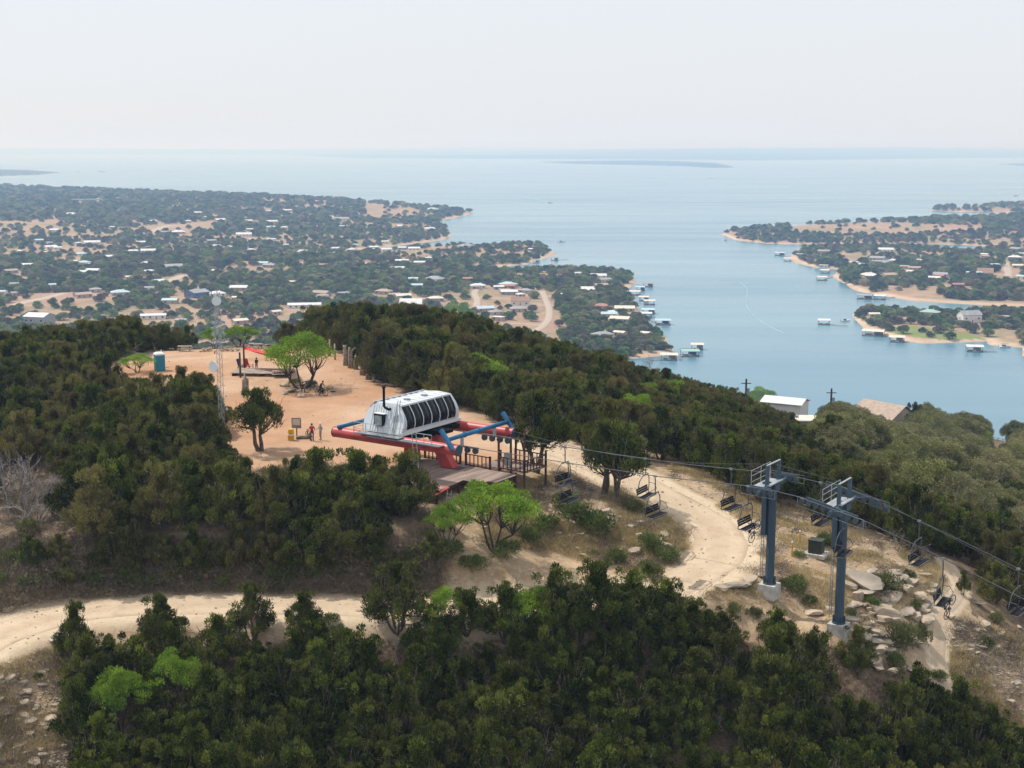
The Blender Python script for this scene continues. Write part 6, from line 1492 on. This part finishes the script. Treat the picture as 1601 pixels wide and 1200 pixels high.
def log(px, py, Lpx, rz, label, r_=.16):
    p = G_(px, py, .1); d = float(project(*p)[2]); L = Lpx / FP * d; o = mb_at(MB().tube([(-L / 2, 0, .05), (-L * .1, .06, .1), (L / 2, -.05, .05)], [r_, r_ * 1.1, r_ * .7], 7), 'log', M['dirtd'], p, rz); return tag(o, label, 'log', 'logs along the plaza edge')
log(590, 598, 24, R(-42), 'bleached log on the ground beside the leaning silvery trunk'); log(608, 604, 26, R(-20), 'dark log behind the station roof'); log(474, 686, 22, R(12), 'pale log on the ground by the information board'); log(425, 541, 22, R(3), 'long log at the far rim of the plaza'); log(500, 543, 30, R(-2), 'pale log at the far rim near the yellow-green tree'); log(700, 632, 22, R(-30), 'log on the ground just beyond the far end of the station')
log(470, 720, 30, R(20), 'grey log in the shade at the plaza edge below the open juniper')
# stone seats at the far rim
for i, (px, py, w_, lb) in enumerate([(322,549,26,'low heap of dark stone slabs at the far rim behind the mast'),(360,549,30,'low heap of pale stone slabs right of the mast at the far rim'),(341,553,16,'flat pale slab between the two stone heaps')]):
    p = G_(px, py); d = float(project(*p)[2]); s = w_ / FP * d; e = empty('stone_heap', p, random.random(), lb, 'stone heap')
    for k in range(7 if i < 2 else 2):
        o = bpy.data.objects.new('stone', STONES[(k + i) % 8]); COL.objects.link(o); o.parent = e; o.location = ((k / 6 - .5) * s * .8, random.uniform(-.5, .5), .15 + .2 * (k % 2)); o.scale = (s * .3, s * .25, .55); o.rotation_euler = (0, 0, random.random() * 6)
e = empty('brush_pile', G_(197, 560), .3, 'pile of cut grey branches by the dark trees at the plaza corner', 'brush pile'); rg = np.random.default_rng(9); mb = MB()
for k in range(150):
    p0 = Vector((rg.normal() * 1.5, rg.normal() * .8, abs(rg.normal()) * .5)); d_ = Vector((rg.normal(), rg.normal() * .6, rg.normal() * .3)).normalized() * (.8 + rg.random()); mb.tube([p0, p0 + d_ * .5 + Vector((0, 0, .08)), p0 + d_], [.035, .025, .01], 4, False)
tag(mb.build('branch_tangle', M['greybark'], e), kind='stuff')
# yellow marker posts and the dark utility cabinet by the towers
def ypost(px, py, hpx, label):
    p = G_(px, py); d = float(project(*p)[2]); h_ = hpx / FP * d; e = empty('marker_post', p, 0, label, 'marker post', 'yellow marker posts by the road')
    MB().tube([(0, 0, -.2), (0, 0, h_)], .07, 8).build('post', M['yellow'], e); MB().tube([(0, 0, h_), (0, 0, h_ + .1)], [.085, .06], 8).build('cap', M['white'], e)
ypost(1238, 869, 22, 'yellow marker post nearer the first blue tower'); ypost(1250, 851, 21, 'yellow marker post nearer the green cabinet')
t = empty('utility_cabinet', G_(1276, 868), R(-30), 'dark green utility cabinet on a concrete pad between the two blue towers', 'utility cabinet')
MB().box((0, 0, .1), (1.7, 1.5, .3)).build('pad', M['concrete'], t); MB().box((0, 0, .75), (1.05, .95, 1.0)).build('cabinet', M['util'], t); MB().box((0, 0, 1.29), (1.12, 1.02, .1)).build('lid', M['util'], t); MB().box((0, -.49, .72), (.9, .03, .85)).build('door', M['util'], t)
# open clearing with a path and small fence on the far slope
e = empty('rail_fence', G_(1560, 690), R(-50), 'short pale rail fence by the small bare clearing on the far slope', 'fence')
for k in range(5): MB().box((-3 + k * 1.5, 0, .5), (.12, .12, 1.3)).build('fence_post', M['dirtd'], e)
for z_ in (.45, .9): MB().box((0, .08, z_), (6.2, .06, .12)).build('rail', M['dirtd'], e)

# ------------------------------------------------------------------ labels from the nearest landmark
LM = [('the lift station', 645, 650), ('the antenna mast', 345, 640), ('the taller blue tower', 1312, 900), ('the first blue tower', 1205, 850), ('the tight road bend', 1130, 850), ('the shade sail', 412, 560), ('the portable toilet', 250, 565), ('the bright plaza tree', 477, 575),
      ('the wide bright tree', 773, 800), ('the dirt road end', 30, 985), ('the round topped juniper', 620, 940), ('the lime green tree pair', 230, 1120), ('the dead silvery limbs', 1140, 1140), ('the foot trail', 1468, 985), ('the forked juniper', 965, 730), ('the lone ridge snag', 737, 525), ('the tan hip roof', 1385, 640), ('the white metal roof', 1230, 625), ('the bare clearing', 1560, 690),
      ('the tall grey barn', 62, 500), ('the dark blue barn', 308, 460), ('the very long white shed', 476, 478), ('the ridge-top barn', 643, 476), ('the brown ranch house', 814, 474), ('the gravel lane', 858, 485), ('the dark headland', 730, 328), ('the low wooded point', 850, 392), ('the teal docks', 1070, 552), ('the sandy peninsula tip', 1135, 368), ('the nearest grassy point', 1350, 500),
      ('the white two-storey house', 1515, 500), ('the brown roofed house', 1540, 428), ('the far glasshouse', 135, 311), ('the twin road chairs', 1016, 760), ('the pale grey thicket', 60, 790), ('the bottom lime bush', 1250, 1190), ('the green cabinet', 1275, 858), ('the unloading deck', 720, 745), ('the inlet', 650, 383), ('the white hilltop house', 440, 330), ('the tall black pole', 1165, 620), ('the ridge light green tree', 1010, 620), ('the photo corner rocks', 40, 1100), ('the dark conifer', 1428, 660), ('the far edge junipers', 1590, 800), ('the crossroads of drives', 275, 437)]
LMA = np.array([(a, b) for _, a, b in LM], float)
ORD = ['closest', 'second', 'third', 'fourth', 'fifth', 'sixth', 'seventh', 'eighth', 'ninth', 'tenth', 'eleventh', 'twelfth', 'thirteenth', 'fourteenth', 'fifteenth', 'sixteenth', 'seventeenth', 'eighteenth', 'nineteenth', 'twentieth'] + ['twenty-' + q for q in ('first', 'second', 'third', 'fourth', 'fifth', 'sixth', 'seventh', 'eighth', 'ninth')] + ['thirtieth'] + ['thirty-' + q for q in ('first', 'second', 'third', 'fourth', 'fifth', 'sixth', 'seventh', 'eighth', 'ninth')] + ['fortieth']
buckets = {}
for o, ph, kn in AUTO:
    x, y, _ = project(o.location.x, o.location.y, o.location.z); x, y = float(x), float(y)
    dd = np.hypot(LMA[:, 0] - x, (LMA[:, 1] - y) * 1.3); i = int(np.argmin(dd)); dx, dy = x - LMA[i, 0], y - LMA[i, 1]
    s_ = ('right of' if dx > 0 else 'left of') if abs(dx) > abs(dy) * 1.3 else ('behind' if dy < 0 else 'in front of')
    buckets.setdefault((ph, i, s_), []).append((float(dd[i]), o, ph))
for (kn, i, s_), L in buckets.items():
    L.sort(key=lambda q: q[0])
    for k, (d, o, ph) in enumerate(L):
        o['label'] = ('%s %s %s' % (ph, s_, LM[i][0])) if len(L) == 1 else '%s, %s %s %s' % (ph, ORD[min(k, 39)] + (' one' if k == 0 else ''), s_, LM[i][0])
